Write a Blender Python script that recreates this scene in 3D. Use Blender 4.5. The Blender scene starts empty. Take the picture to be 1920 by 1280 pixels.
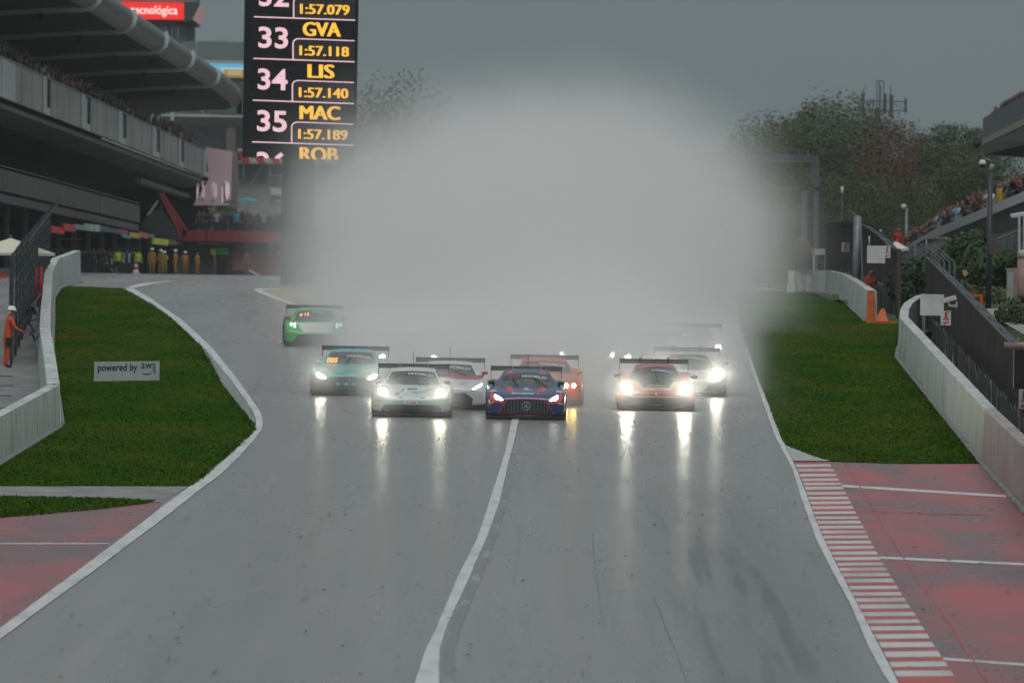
import bpy, bmesh, math, random
from mathutils import Vector, Matrix
from mathutils.bvhtree import BVHTree
rnd = random.Random(7)
SC = bpy.context.scene
COL = SC.collection
# ------------------------------------------------------------------ camera, sky, sun, exposure
F = 16000.0            # focal length in pixels of a 1920 wide frame (300 mm lens)
K = F / 11250.0        # metres of depth per unit of the distance scale d used below
ZC = 3.0               # camera height in world units
ROLL = math.radians(0.9)
VH = 600.0             # pixel row of the true horizon
cam_data = bpy.data.cameras.new('camera')
cam = bpy.data.objects.new('camera', cam_data)
COL.objects.link(cam)
cam_data.sensor_width = 36.0
cam_data.lens = F / 1920.0 * 36.0
cam_data.clip_start = 1.0
cam_data.clip_end = 9000.0
cam.matrix_world = (Matrix.Translation((0, 0, ZC)) @ Matrix.Rotation(math.pi / 2 - (640 - VH) / F, 4, 'X')
                    @ Matrix.Rotation(ROLL, 4, 'Z'))
cam_data.dof.use_dof = True
cam_data.dof.focus_distance = 216.0
cam_data.dof.aperture_fstop = 4.2
SC.camera = cam

SUN_EL, SUN_AZ = math.radians(58), math.radians(176)     # azimuth clockwise from +Y: behind the camera
world = bpy.data.worlds.new('World')
SC.world = world
world.use_nodes = True
wn = world.node_tree
wn.nodes.clear()
w_out = wn.nodes.new('ShaderNodeOutputWorld')
w_bg = wn.nodes.new('ShaderNodeBackground')
w_sky = wn.nodes.new('ShaderNodeTexSky')
w_sky.sky_type = 'NISHITA'
w_sky.sun_disc = False
w_sky.sun_elevation = SUN_EL
w_sky.sun_rotation = SUN_AZ
w_sky.air_density = 2.0
w_sky.dust_density = 4.0
w_hsv = wn.nodes.new('ShaderNodeHueSaturation')          # overcast: the blue is mostly washed out
w_hsv.inputs['Saturation'].default_value = 0.35
w_mix = wn.nodes.new('ShaderNodeMixRGB')
w_mix.inputs['Fac'].default_value = 0.86
w_geo = wn.nodes.new('ShaderNodeNewGeometry')
w_sep = wn.nodes.new('ShaderNodeSeparateXYZ')
w_ramp = wn.nodes.new('ShaderNodeValToRGB')              # overcast cloud deck, brighter towards the zenith all round
w_ramp.color_ramp.elements[0].position = 0.0
w_ramp.color_ramp.elements[0].color = (1.38, 2.02, 2.30, 1)
w_ramp.color_ramp.elements[1].position = 1.0
w_ramp.color_ramp.elements[1].color = (7.6, 8.3, 8.5, 1)
w_tc = wn.nodes.new('ShaderNodeTexCoord')
w_noise = wn.nodes.new('ShaderNodeTexNoise')
w_noise.inputs['Scale'].default_value = 5.0
w_noise.inputs['Detail'].default_value = 3.0
w_nr = wn.nodes.new('ShaderNodeMapRange')
w_nr.inputs['To Min'].default_value = 0.92
w_nr.inputs['To Max'].default_value = 1.08
w_mul = wn.nodes.new('ShaderNodeMixRGB')
w_mul.blend_type = 'MULTIPLY'
w_mul.inputs['Fac'].default_value = 1.0
L = wn.links.new
L(w_tc.outputs['Generated'], w_sep.inputs[0])
L(w_tc.outputs['Generated'], w_noise.inputs['Vector'])
L(w_sep.outputs['Z'], w_ramp.inputs['Fac'])
L(w_sky.outputs[0], w_hsv.inputs['Color'])
L(w_hsv.outputs[0], w_mix.inputs['Color1'])
L(w_noise.outputs['Fac'], w_nr.inputs['Value'])
L(w_ramp.outputs[0], w_mul.inputs['Color1'])
L(w_nr.outputs[0], w_mul.inputs['Color2'])
L(w_mul.outputs[0], w_mix.inputs['Color2'])
L(w_mix.outputs[0], w_bg.inputs['Color'])
w_bg.inputs['Strength'].default_value = 0.068
L(w_bg.outputs[0], w_out.inputs['Surface'])

sun_d = bpy.data.lights.new('sun', 'SUN')
sun_d.energy = 1.15
sun_d.angle = math.radians(35)
sun_d.color = (1.0, 0.97, 0.93)
sun = bpy.data.objects.new('sun', sun_d)
COL.objects.link(sun)
_sd = Vector((math.sin(SUN_AZ) * math.cos(SUN_EL), math.cos(SUN_AZ) * math.cos(SUN_EL), math.sin(SUN_EL)))
sun.rotation_euler = _sd.to_track_quat('Z', 'Y').to_euler()
sun.location = (0, 0, 120)

SC.view_settings.view_transform = 'Standard'
SC.view_settings.look = 'None'
SC.view_settings.exposure = 0.0
SC.view_settings.gamma = 1.0
SC.render.engine = 'CYCLES'
SC.cycles.use_denoising = True
SC.cycles.use_adaptive_sampling = True
SC.cycles.adaptive_threshold = 0.03
SC.cycles.adaptive_min_samples = 12
SC.cycles.max_bounces = 6
SC.cycles.diffuse_bounces = 2
SC.cycles.glossy_bounces = 3
SC.cycles.transmission_bounces = 2
SC.cycles.volume_bounces = 4
SC.cycles.transparent_max_bounces = 6
SC.cycles.volume_step_rate = 5.0
SC.cycles.volume_max_steps = 256
SC.cycles.sample_clamp_indirect = 6.0

# ------------------------------------------------------------------ places: pixel + distance -> point
def unroll(px, py):
    dx, dy = px - 960.0, py - 640.0
    c, s = math.cos(ROLL), math.sin(ROLL)
    return dx * c + dy * s + 960.0, -dx * s + dy * c + 640.0

def W(px, py, d):
    """the point seen at pixel (px, py) of the 1920 x 1280 frame at distance d"""
    x, y = unroll(px, py)
    return Vector(((x - 960.0) * d / 11250.0, K * d, ZC + (VH - y) * d / 11250.0))

def rel(d):
    if d < 190.0:
        return -8.5 + 0.04 * d
    e = min(d, 620.0) - 190.0
    return -0.9 + 0.005 * e + 0.035 * 78.0 * (1 - math.exp(-e / 78.0))

def zg(y):
    """height of the ground at world depth y"""
    return ZC + rel(y / K)

def d_of_row(yr):
    lo, hi = 40.0, 480.0
    for _ in range(50):
        m = 0.5 * (lo + hi)
        if VH - rel(m) * 11250.0 / m > yr:
            lo = m
        else:
            hi = m
    return 0.5 * (lo + hi)

def G(px, py, up=0.0):
    """the point of the ground seen at pixel (px, py)"""
    x, y = unroll(px, py)
    d = d_of_row(max(y, 526.5))
    return Vector(((x - 960.0) * d / 11250.0, K * d, ZC + rel(d) + up))

def GD(px, py):
    return d_of_row(max(unroll(px, py)[1], 526.5))

def GX(px, d, up=0.0):
    """the ground point at column px and distance d"""
    y = VH - rel(d) * 11250.0 / d
    return Vector(((px + (y - 640) * -math.sin(ROLL) - 960.0) * d / 11250.0, K * d, ZC + rel(d) + up))

# ------------------------------------------------------------------ node expressions
class E:
    def __init__(s, t, sock): s.t, s.s = t, sock
    def _op(s, op, o=None, o2=None, clamp=False):
        n = s.t.nodes.new('ShaderNodeMath'); n.operation = op; n.use_clamp = clamp
        for i, v in enumerate((s, o, o2)):
            if v is None: continue
            if isinstance(v, E): s.t.links.new(v.s, n.inputs[i])
            else: n.inputs[i].default_value = v
        return E(s.t, n.outputs[0])
    def __add__(s, o): return s._op('ADD', o)
    __radd__ = __add__
    def __sub__(s, o): return s._op('SUBTRACT', o)
    def __mul__(s, o): return s._op('MULTIPLY', o)
    __rmul__ = __mul__
    def __truediv__(s, o): return s._op('DIVIDE', o)
    def maxi(s, o): return s._op('MAXIMUM', o)
    def mini(s, o): return s._op('MINIMUM', o)
    def pw(s, o): return s._op('POWER', o)
    def abs(s): return s._op('ABSOLUTE')
    def exp(s): return s._op('EXPONENT')
    def clamp(s): return s._op('ADD', 0.0, clamp=True)
    def step(s, a, b, smooth=True):
        n = s.t.nodes.new('ShaderNodeMapRange')
        if smooth: n.interpolation_type = 'SMOOTHSTEP'
        s.t.links.new(s.s, n.inputs['Value'])
        n.inputs['From Min'].default_value = a; n.inputs['From Max'].default_value = b
        return E(s.t, n.outputs['Result'])

# ------------------------------------------------------------------ materials
MATS = {}
def mat(name, c, rough=0.6, metal=0.0, c2=None, scale=1.5, lo=0.35, hi=0.65, stretch=(1, 1, 1), bump=0.0, bscale=8.0,
        emit=0.0, spec=0.5, detail=4.0, coat=0.0, alpha=None, objcol=False, rough2=None, local=False):
    if name in MATS: return MATS[name]
    m = bpy.data.materials.new(name)
    m.use_nodes = True
    nt = m.node_tree
    b = nt.nodes['Principled BSDF']
    ln = nt.links.new
    b.inputs['Base Color'].default_value = (*c, 1)
    b.inputs['Roughness'].default_value = rough
    b.inputs['Metallic'].default_value = metal
    b.inputs['Specular IOR Level'].default_value = spec
    if coat: b.inputs['Coat Weight'].default_value = coat; b.inputs['Coat Roughness'].default_value = 0.08
    if c2 is not None or bump or rough2 is not None:
        if local:
            g = nt.nodes.new('ShaderNodeTexCoord'); src = g.outputs['Object']
        else:
            g = nt.nodes.new('ShaderNodeNewGeometry'); src = g.outputs['Position']
        mp = nt.nodes.new('ShaderNodeMapping')
        mp.inputs['Scale'].default_value = stretch
        ln(src, mp.inputs['Vector'])
        n = nt.nodes.new('ShaderNodeTexNoise')
        n.inputs['Scale'].default_value = scale; n.inputs['Detail'].default_value = detail
        ln(mp.outputs[0], n.inputs['Vector'])
        if c2 is not None:
            r = nt.nodes.new('ShaderNodeValToRGB')
            r.color_ramp.elements[0].position = lo; r.color_ramp.elements[0].color = (*c, 1)
            r.color_ramp.elements[1].position = hi; r.color_ramp.elements[1].color = (*c2, 1)
            ln(n.outputs['Fac'], r.inputs['Fac']); ln(r.outputs[0], b.inputs['Base Color'])
        if rough2 is not None:
            mr = nt.nodes.new('ShaderNodeMapRange')
            mr.inputs['From Min'].default_value = lo; mr.inputs['From Max'].default_value = hi
            mr.inputs['To Min'].default_value = rough; mr.inputs['To Max'].default_value = rough2
            ln(n.outputs['Fac'], mr.inputs['Value']); ln(mr.outputs[0], b.inputs['Roughness'])
        if bump:
            n2 = nt.nodes.new('ShaderNodeTexNoise')
            n2.inputs['Scale'].default_value = bscale; n2.inputs['Detail'].default_value = 3
            ln(mp.outputs[0], n2.inputs['Vector'])
            bp = nt.nodes.new('ShaderNodeBump')
            bp.inputs['Strength'].default_value = bump; bp.inputs['Distance'].default_value = 0.05
            ln(n2.outputs['Fac'], bp.inputs['Height']); ln(bp.outputs[0], b.inputs['Normal'])
    if objcol:
        oi = nt.nodes.new('ShaderNodeObjectInfo'); ln(oi.outputs['Color'], b.inputs['Base Color'])
    if emit:
        b.inputs['Emission Color'].default_value = (*c, 1); b.inputs['Emission Strength'].default_value = emit
    if emit and emit < 3: m.cycles.emission_sampling = 'NONE'
    if alpha is not None: b.inputs['Alpha'].default_value = alpha
    MATS[name] = m
    return m

# ------------------------------------------------------------------ meshes
class MB:
    def __init__(s): s.v, s.f, s.m = [], [], []
    def add(s, vs, fs, mi=0):
        o = len(s.v); s.v += [tuple(v) for v in vs]
        for f in fs: s.f.append([i + o for i in f]); s.m.append(mi)
        return s
    def box(s, a, b, mi=0):
        (x0, y0, z0), (x1, y1, z1) = a, b
        return s.add([(x0, y0, z0), (x1, y0, z0), (x1, y1, z0), (x0, y1, z0), (x0, y0, z1), (x1, y0, z1), (x1, y1, z1), (x0, y1, z1)],
                     [(0, 3, 2, 1), (4, 5, 6, 7), (0, 1, 5, 4), (1, 2, 6, 5), (2, 3, 7, 6), (3, 0, 4, 7)], mi)
    def hexa(s, p, mi=0):
        return s.add(p, [(0, 3, 2, 1), (4, 5, 6, 7), (0, 1, 5, 4), (1, 2, 6, 5), (2, 3, 7, 6), (3, 0, 4, 7)], mi)
    def bar(s, p0, p1, w, h=None, up=(0, 0, 1), mi=0):
        p0, p1 = Vector(p0), Vector(p1); h = h or w
        a = (p1 - p0).normalized(); u = Vector(up)
        if abs(a.dot(u)) > 0.97: u = Vector((0, 1, 0))
        r = a.cross(u).normalized(); u = r.cross(a)
        q = [p + r * (sx * w / 2) + u * (sz * h / 2) for p in (p0, p1) for sx, sz in ((-1, -1), (1, -1), (1, 1), (-1, 1))]
        return s.hexa(q, mi)
    def tube(s, pts, r, n=8, mi=0, caps=True):
        pts = [Vector(p) for p in pts]
        rs = r if isinstance(r, (list, tuple)) else [r] * len(pts)
        vs, fs = [], []
        u = None
        for i, p in enumerate(pts):
            a = (pts[min(i + 1, len(pts) - 1)] - pts[max(i - 1, 0)]).normalized()
            if u is None:
                u = Vector((0, 0, 1)) if abs(a.z) < 0.9 else Vector((0, 1, 0))
            rr = a.cross(u).normalized(); u = rr.cross(a).normalized()
            for k in range(n):
                t = 2 * math.pi * k / n
                vs.append(p + (rr * math.cos(t) + u * math.sin(t)) * rs[i])
        for i in range(len(pts) - 1):
            for k in range(n):
                fs.append((i * n + k, i * n + (k + 1) % n, (i + 1) * n + (k + 1) % n, (i + 1) * n + k))
        if caps:
            fs.append(tuple(range(n))[::-1]); fs.append(tuple((len(pts) - 1) * n + k for k in range(n)))
        return s.add(vs, fs, mi)
    def lathe(s, prof, c=(0, 0, 0), n=16, mi=0):
        c = Vector(c); vs = []; fs = []
        for r, z in prof:
            for k in range(n):
                t = 2 * math.pi * k / n
                vs.append(c + Vector((r * math.cos(t), r * math.sin(t), z)))
        for i in range(len(prof) - 1):
            for k in range(n):
                fs.append((i * n + k, i * n + (k + 1) % n, (i + 1) * n + (k + 1) % n, (i + 1) * n + k))
        fs.append(tuple(range(n))[::-1]); fs.append(tuple((len(prof) - 1) * n + k for k in range(n)))
        return s.add(vs, fs, mi)
    def slab(s, q, t, mi=0):
        """a flat polygon q (list of points) given thickness t (a vector)"""
        n = len(q); t = Vector(t)
        vs = [Vector(p) for p in q] + [Vector(p) + t for p in q]
        return s.add(vs, [tuple(range(n)), tuple(range(2 * n - 1, n - 1, -1))] + [(i, i + n, (i + 1) % n + n, (i + 1) % n) for i in range(n)], mi)
    def grid(s, rows, mi=0):
        n = len(rows[0]); vs = [p for r in rows for p in r]
        return s.add(vs, [(i * n + j, i * n + j + 1, (i + 1) * n + j + 1, (i + 1) * n + j) for i in range(len(rows) - 1) for j in range(n - 1)], mi)
    def mesh(s, name, mats, smooth=False, fix=True):
        me = bpy.data.meshes.new(name)
        me.from_pydata(s.v, [], s.f)
        mats = mats if isinstance(mats, (list, tuple)) else [mats]
        for m in mats: me.materials.append(m)
        if len(mats) > 1: me.polygons.foreach_set('material_index', s.m)
        if fix:
            bm = bmesh.new(); bm.from_mesh(me); bmesh.ops.recalc_face_normals(bm, faces=bm.faces); bm.to_mesh(me); bm.free()
        if smooth: me.polygons.foreach_set('use_smooth', [True] * len(me.polygons))
        me.update()
        return me
    def build(s, name, mats, parent=None, smooth=False, fix=True):
        return link(name, s.mesh(name, mats, smooth, fix), parent)

def link(name, me, parent=None):
    o = bpy.data.objects.new(name, me)
    COL.objects.link(o)
    if parent is not None:
        o.parent = parent
        o.matrix_parent_inverse = parent_inv(parent)
    return o

def parent_inv(p):
    m = Matrix.Identity(4)
    while p is not None:
        m = p.matrix_parent_inverse @ p.matrix_basis @ m
        p = p.parent
    return m.inverted()

def tag(o, label, cat, group=None):
    o['label'] = label; o['category'] = cat
    if group: o['group'] = group
    return o

def kind(o, k='structure'):
    o['kind'] = k
    return o

def thing(name, label, cat, loc, group=None):
    o = bpy.data.objects.new(name, None)
    COL.objects.link(o)
    o.location = loc
    o.empty_display_size = 0.3
    return tag(o, label, cat, group)

def sgroup(name, loc=(0, 0, 0)):
    o = bpy.data.objects.new(name, None); COL.objects.link(o); o.location = loc; o['kind'] = 'structure'
    return o

TXT = {}
def text_mesh(s, size=1.0, bold=0.0, shear=0.0, align='CENTER', sub=0, space=1.0):
    """letters as a flat mesh in the x-z plane (facing -y), centred on the baseline"""
    k = (s, size, bold, shear, align, sub, space)
    if k in TXT: return TXT[k]
    cu = bpy.data.curves.new('txt', 'FONT')
    cu.body = s; cu.size = size; cu.offset = bold; cu.shear = shear; cu.align_x = align; cu.resolution_u = 3
    cu.space_character = space
    ob = bpy.data.objects.new('txt', cu)
    COL.objects.link(ob)
    bpy.context.view_layer.update()
    me = bpy.data.meshes.new_from_object(ob.evaluated_get(bpy.context.evaluated_depsgraph_get()))
    bpy.data.objects.remove(ob); bpy.data.curves.remove(cu)
    bm = bmesh.new(); bm.from_mesh(me); bpy.data.meshes.remove(me)
    bmesh.ops.dissolve_limit(bm, angle_limit=0.01, verts=bm.verts, edges=bm.edges)
    bmesh.ops.triangulate(bm, faces=bm.faces)
    vs = [(v.co.x, v.co.y) for v in bm.verts]
    fs = [[v.index for v in f.verts] for f in bm.faces]
    bm.free()
    TXT[k] = (vs, fs)
    return TXT[k]

def put_text(mb, s, o, ux, uz, size, bold=0.0, shear=0.0, align='CENTER', mi=0, space=1.0):
    vs, fs = text_mesh(s, size, bold, shear, align, space=space)
    o, ux, uz = Vector(o), Vector(ux), Vector(uz)
    mb.add([o + ux * x + uz * y for x, y in vs], fs, mi)
    return mb

def interp(tab, y):
    """tab: rows (y, a, b, ...), linear in y"""
    if y <= tab[0][0]: return tab[0][1:]
    for r0, r1 in zip(tab, tab[1:]):
        if y <= r1[0]:
            t = (y - r0[0]) / max(1e-9, r1[0] - r0[0])
            return tuple(a + (b - a) * t for a, b in zip(r0[1:], r1[1:]))
    return tab[-1][1:]

def strip(name, tab, m, up, cols=6, step=6.0, jag=0.0, parent=None):
    """a sheet on the ground between two traced edges: rows (y, x_left, x_right)"""
    ys = []
    y0, y1 = tab[0][0], tab[-1][0]
    n = max(2, int((y1 - y0) / step) + 1)
    ys = sorted(set([y0 + (y1 - y0) * i / (n - 1) for i in range(n)] + [r[0] for r in tab]))
    rows = []
    rj = random.Random(len(name))
    for y in ys:
        a, b = interp(tab, y)
        a += rj.uniform(-jag, jag); b += rj.uniform(-jag, jag)
        rows.append([G(a + (b - a) * j / cols, y, up) for j in range(cols + 1)])
    mb = MB(); mb.grid(rows)
    o = mb.build(name, m, parent, fix=False)
    me = o.data
    if me.polygons[0].normal.z < 0: me.flip_normals()
    return o
# ------------------------------------------------------------------ the ground
def wet_asphalt():
    m = mat('wet_asphalt', (0.05, 0.05, 0.05), 0.3)
    nt = m.node_tree; b = nt.nodes['Principled BSDF']; ln = nt.links.new
    g = nt.nodes.new('ShaderNodeNewGeometry')
    sx = nt.nodes.new('ShaderNodeSeparateXYZ'); ln(g.outputs['Position'], sx.inputs[0])
    X, Y = E(nt, sx.outputs['X']), E(nt, sx.outputs['Y'])
    def noise(scale, st, det=4, dist=0.0):
        mp = nt.nodes.new('ShaderNodeMapping'); mp.inputs['Scale'].default_value = st
        mp.inputs['Rotation'].default_value = (0, 0, 0.035)
        ln(g.outputs['Position'], mp.inputs['Vector'])
        n = nt.nodes.new('ShaderNodeTexNoise'); n.inputs['Scale'].default_value = scale; n.inputs['Detail'].default_value = det
        n.inputs['Distortion'].default_value = dist
        ln(mp.outputs[0], n.inputs['Vector'])
        return E(nt, n.outputs['Fac'])
    patch = noise(0.25, (1, 0.10, 1), 5)
    fine = noise(9.0, (1, 0.5, 1), 3)
    streak = noise(3.0, (1, 0.0028, 1), 2)
    streak2 = noise(0.8, (1, 0.006, 1), 1)
    grain = noise(60.0, (1, 0.35, 1), 2)
    marks = (streak.step(0.36, 0.70) * .55 + .30) * streak2.step(0.22, 0.55) * X.step(2.0, 3.1) * (X * -1.0).step(-5.4, -4.3) * (E(nt, sx.outputs['Y']) * -1.0).step(-190.0, -158.0)
    dark = (marks * 0.66).clamp()
    ln((dark * -.38 + .5).s, b.inputs['Specular IOR Level'])
    lane = noise(0.9, (1, 0.004, 1), 4)
    v = patch * 0.06 + fine * 0.03 + 0.048 + streak * 0.08 + grain * 0.04 + lane * 0.09
    v = v * (dark * -1.0 + 1.0)
    cc = nt.nodes.new('ShaderNodeCombineColor')
    ln((v * 1.04).s, cc.inputs[0]); ln((v * 1.01).s, cc.inputs[1]); ln((v * .96).s, cc.inputs[2])
    ln(cc.outputs[0], b.inputs['Base Color'])
    r = patch.step(0.3, 0.7) * 0.07 + streak * 0.08 + 0.195 + dark * 0.04
    ln(r.s, b.inputs['Roughness'])
    h2 = noise(0.9, (1, 0.25, 1), 3)
    bp = nt.nodes.new('ShaderNodeBump'); bp.inputs['Strength'].default_value = 0.16; bp.inputs['Distance'].default_value = 0.02
    ln((h2 * 1.0).s, bp.inputs['Height']); ln(bp.outputs[0], b.inputs['Normal'])
    return m

M_ASPH = wet_asphalt()
def grass_mat(name, lush, dry, brown):
    m = mat(name, lush, 1.0, spec=0.0); nt = m.node_tree; b = nt.nodes['Principled BSDF']; ln = nt.links.new
    g = nt.nodes.new('ShaderNodeNewGeometry')
    def noise(scale, st, det):
        mp = nt.nodes.new('ShaderNodeMapping'); mp.inputs['Scale'].default_value = st
        ln(g.outputs['Position'], mp.inputs['Vector'])
        n = nt.nodes.new('ShaderNodeTexNoise'); n.inputs['Scale'].default_value = scale; n.inputs['Detail'].default_value = det
        ln(mp.outputs[0], n.inputs['Vector']); return E(nt, n.outputs['Fac'])
    def mix(f, c1, c2):
        mx = nt.nodes.new('ShaderNodeMixRGB'); ln(f.s, mx.inputs['Fac'])
        for s_, c in (('Color1', c1), ('Color2', c2)):
            if isinstance(c, tuple): mx.inputs[s_].default_value = (*c, 1)
            else: ln(c, mx.inputs[s_])
        return mx.outputs[0]
    a = mix((noise(.5, (1, .22, 1), 7).step(.36, .68) * .8 + noise(7, (1, .3, 1), 4).step(.35, .7) * .3).clamp(), lush, dry)
    c = mix(noise(.28, (1, .16, 1), 5).step(.56, .72) * noise(2.5, (1, .3, 1), 4).step(.35, .6), a, brown)
    ln(c, b.inputs['Base Color'])
    bp = nt.nodes.new('ShaderNodeBump'); bp.inputs['Strength'].default_value = .9; bp.inputs['Distance'].default_value = .05
    ln(noise(9, (1, .4, 1), 6).s, bp.inputs['Height']); ln(bp.outputs[0], b.inputs['Normal'])
    return m
M_GRASS = grass_mat('grass_turf', (.018, .056, .006), (.048, .072, .010), (.072, .054, .015))
M_BLADE = grass_mat('grass_blade', (.026, .086, .009), (.070, .104, .014), (.10, .076, .02))
M_WHITE = mat('line_paint', (0.62, 0.63, 0.63), 0.35, c2=(0.40, 0.41, 0.41), scale=2.2, lo=0.45, hi=0.75, stretch=(1, .25, 1), bump=.15, detail=8)
M_FADED = mat('worn_line_paint', (0.155, 0.158, 0.16), 0.27, c2=(0.34, 0.35, 0.37), scale=3, lo=0.5, hi=0.8, stretch=(1, .15, 1), detail=8)
M_REDT = mat('red_tarmac_paint', (0.40, 0.06, 0.07), 0.36, c2=(0.13, 0.05, 0.055), scale=0.55, lo=0.34, hi=0.66, stretch=(1, 0.25, 1), bump=.2, bscale=14, detail=9, rough2=.22)
M_KRED = mat('kerb_red', (0.46, 0.06, 0.065), 0.4, c2=(0.22, 0.05, 0.06), scale=1.2, lo=.4, hi=.75, stretch=(1, .4, 1), detail=7)
M_KWHT = mat('kerb_white', (0.55, 0.56, 0.54), 0.4, c2=(0.30, 0.31, 0.31), scale=0.9, lo=.45, hi=.8, stretch=(1, .3, 1), detail=7)
M_CONC = mat('old_concrete', (0.26, 0.26, 0.25), 0.6, c2=(0.15, 0.15, 0.145), scale=1.2, lo=.35, hi=.7, bump=.2, detail=8)
def wall_mat(name, c, dirt, amt):
    m = mat(name, c, .42); nt = m.node_tree; b = nt.nodes['Principled BSDF']; ln = nt.links.new
    g = nt.nodes.new('ShaderNodeNewGeometry')
    def noise(scale, st, det):
        mp = nt.nodes.new('ShaderNodeMapping'); mp.inputs['Scale'].default_value = st
        ln(g.outputs['Position'], mp.inputs['Vector'])
        n = nt.nodes.new('ShaderNodeTexNoise'); n.inputs['Scale'].default_value = scale; n.inputs['Detail'].default_value = det
        ln(mp.outputs[0], n.inputs['Vector']); return E(nt, n.outputs['Fac'])
    streak = noise(4.5, (1, 1, .10), 4).step(.52, .66)
    thin = noise(9.0, (1, 1, .14), 3).step(.58, .66) * noise(1.1, (1, 1, .5), 3).step(.45, .62)
    broad = noise(.7, (1, 1, .7), 6).step(.35, .7)
    f = (streak * .55 + thin * .75 + broad * .38).clamp() * amt
    mx = nt.nodes.new('ShaderNodeMixRGB'); mx.inputs['Color1'].default_value = (*c, 1); mx.inputs['Color2'].default_value = (*dirt, 1)
    ln(f.s, mx.inputs['Fac']); ln(mx.outputs[0], b.inputs['Base Color'])
    ln((broad * -.12 + .5).s, b.inputs['Roughness'])
    h = noise(5.0, (1, 1, .4), 4)
    bp = nt.nodes.new('ShaderNodeBump'); bp.inputs['Strength'].default_value = .25; bp.inputs['Distance'].default_value = .03
    ln(h.s, bp.inputs['Height']); ln(bp.outputs[0], b.inputs['Normal'])
    return m
M_WALL = wall_mat('painted_concrete', (.60, .635, .62), (.07, .08, .075), 1.0)
M_WALLP = wall_mat('pink_tinged_concrete', (.42, .35, .36), (.04, .04, .04), 1.0)
M_GRAVEL = mat('pale_gravel', (0.34, 0.34, 0.32), 0.9, c2=(0.2, 0.2, 0.19), scale=2.5, bump=.5, detail=8)
M_SOIL = mat('rough_ground', (0.05, 0.06, 0.03), 0.95, c2=(0.10, 0.10, 0.055), scale=.2, detail=8)

ys = [-80 + 4 * i for i in range(280)] + [1040 + 60 * i for i in range(40)] + [3500, 5000, 8000]
xs = [-6000, -1500, -500, -200, -100, -60, -30, 0, 30, 60, 100, 200, 500, 1500, 6000]
kind(MB().grid([[(x, y, zg(y) - 0.06) for x in xs] for y in ys]).build('terrain', M_SOIL, fix=False))
ys = [40 + 3 * i for i in range(300)]
kind(MB().grid([[(x, y, zg(y)) for x in (-70, -45, -25, -14, -9, -5, 0, 5, 9, 14, 18)] for y in ys]).build('track', M_ASPH, fix=False))

LL = [(541, 232, 250), (560, 264, 283), (600, 325, 341), (655, 385, 400), (712, 432, 446), (755, 463, 476), (772, 474, 488), (785, 480, 492), (797, 480, 492),
      (808, 472, 490), (830, 450, 472), (860, 418, 445), (893, 380, 410), (913, 355, 382), (960, 292, 322), (1000, 240, 270), (1025, 206, 236),
      (1060, 160, 190), (1100, 105, 135), (1150, 38, 66), (1180, -3, 26), (1230, -75, -44)]
CL = [(784, 960, 973), (820, 953, 966), (850, 946.5, 957.5), (943, 917, 936), (1012, 894, 911), (1085, 857, 879), (1174, 820, 838), (1219, 798, 824), (1290, 775, 822)]
RL = [(560, 1375, 1381), (600, 1384, 1391), (640, 1395, 1403), (690, 1408, 1419), (750, 1429, 1443), (820, 1454, 1467), (850, 1470, 1480), (881, 1486, 1494), (942, 1505, 1517),
      (1010, 1530, 1544), (1061, 1555, 1570), (1132, 1594, 1607), (1212, 1628, 1649), (1262, 1655, 1675), (1295, 1678, 1692)]
kind(strip('white_edge_line', LL, M_WHITE, 0.014, cols=2, jag=.6))
kind(strip('pit_exit_line', CL, M_WHITE, 0.014, cols=2, jag=.5))
kind(strip('white_edge_line', RL, M_WHITE, 0.014, cols=2, jag=.5))
kind(strip('faded_old_line', [(y, b + 1 + (y - 780) * .012, b + 7 + (y - 780) * .05) for y, a, b in CL[2:]], M_FADED, 0.008, cols=2))
kind(strip('pit_lane_line', [(527, 316, 330), (532, 262, 290), (540, 234, 252)], M_WHITE, 0.012, cols=2))
kind(strip('yellow_hatched_island', [(543, 492, 640), (548, 488, 640), (556, 512, 640), (566, 540, 640)], mat('faded_yellow_paint', (.42, .33, .12), .5, c2=(.25, .22, .12), scale=.6), 0.008, cols=4))
kind(strip('island_line', [(541, 478, 560), (544, 476, 492), (550, 486, 504), (560, 512, 530), (572, 545, 562)], M_WHITE, 0.014, cols=2))

GL = [(537, 102, 130), (541, 100, 228), (560, 98, 262), (575, 97, 288), (600, 97, 320), (627, 97, 348), (650, 97, 372), (690, 100, 396), (720, 104, 410), (755, 112, 437),
      (797, 113, 472), (808, 100, 474), (830, 62, 450), (860, 14, 418), (875, -8, 398), (893, -36, 380), (912, -66, 352)]
GL2 = [(931, -97, -40), (934, -102, 180), (940, -112, 285), (945, -120, 268), (955, -136, 180), (963, -149, 90), (971, -161, -4)]
GR = [(546, 1370, 1540), (556, 1373, 1568), (572, 1379, 1594), (590, 1383, 1612), (603, 1386, 1692), (640, 1396, 1686), (670, 1408, 1684), (700, 1418, 1706), (750, 1438, 1746), (775, 1447, 1767),
      (820, 1464, 1802), (838, 1476, 1817), (850, 1504, 1826), (860, 1532, 1834), (866, 1556, 1840), (870, 1690, 1842)]
grassL = kind(strip('grass_verge', GL, M_GRASS, 0.022, cols=10, jag=2.2))
grassS = kind(strip('grass_verge', GL2, M_GRASS, 0.022, cols=8, jag=1.5))
grassR = kind(strip('grass_verge', GR, M_GRASS, 0.022, cols=10, jag=1.0))
kind(strip('service_path', [(911, -65, 356), (918, -76, 344), (930, -95, 322), (936, -105, 312), (943, 200, 302)], M_CONC, 0.009, cols=6))
RED_L = [(941, 286, 305), (950, 215, 300), (958, 150, 290), (970, -120, 276), (1000, -208, 240), (1025, -248, 206), (1060, -305, 160), (1100, -370, 105), (1150, -450, 38), (1185, -507, -8), (1240, -590, -90)]
kind(strip('red_painted_runoff', RED_L, M_REDT, 0.009, cols=6))
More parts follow.
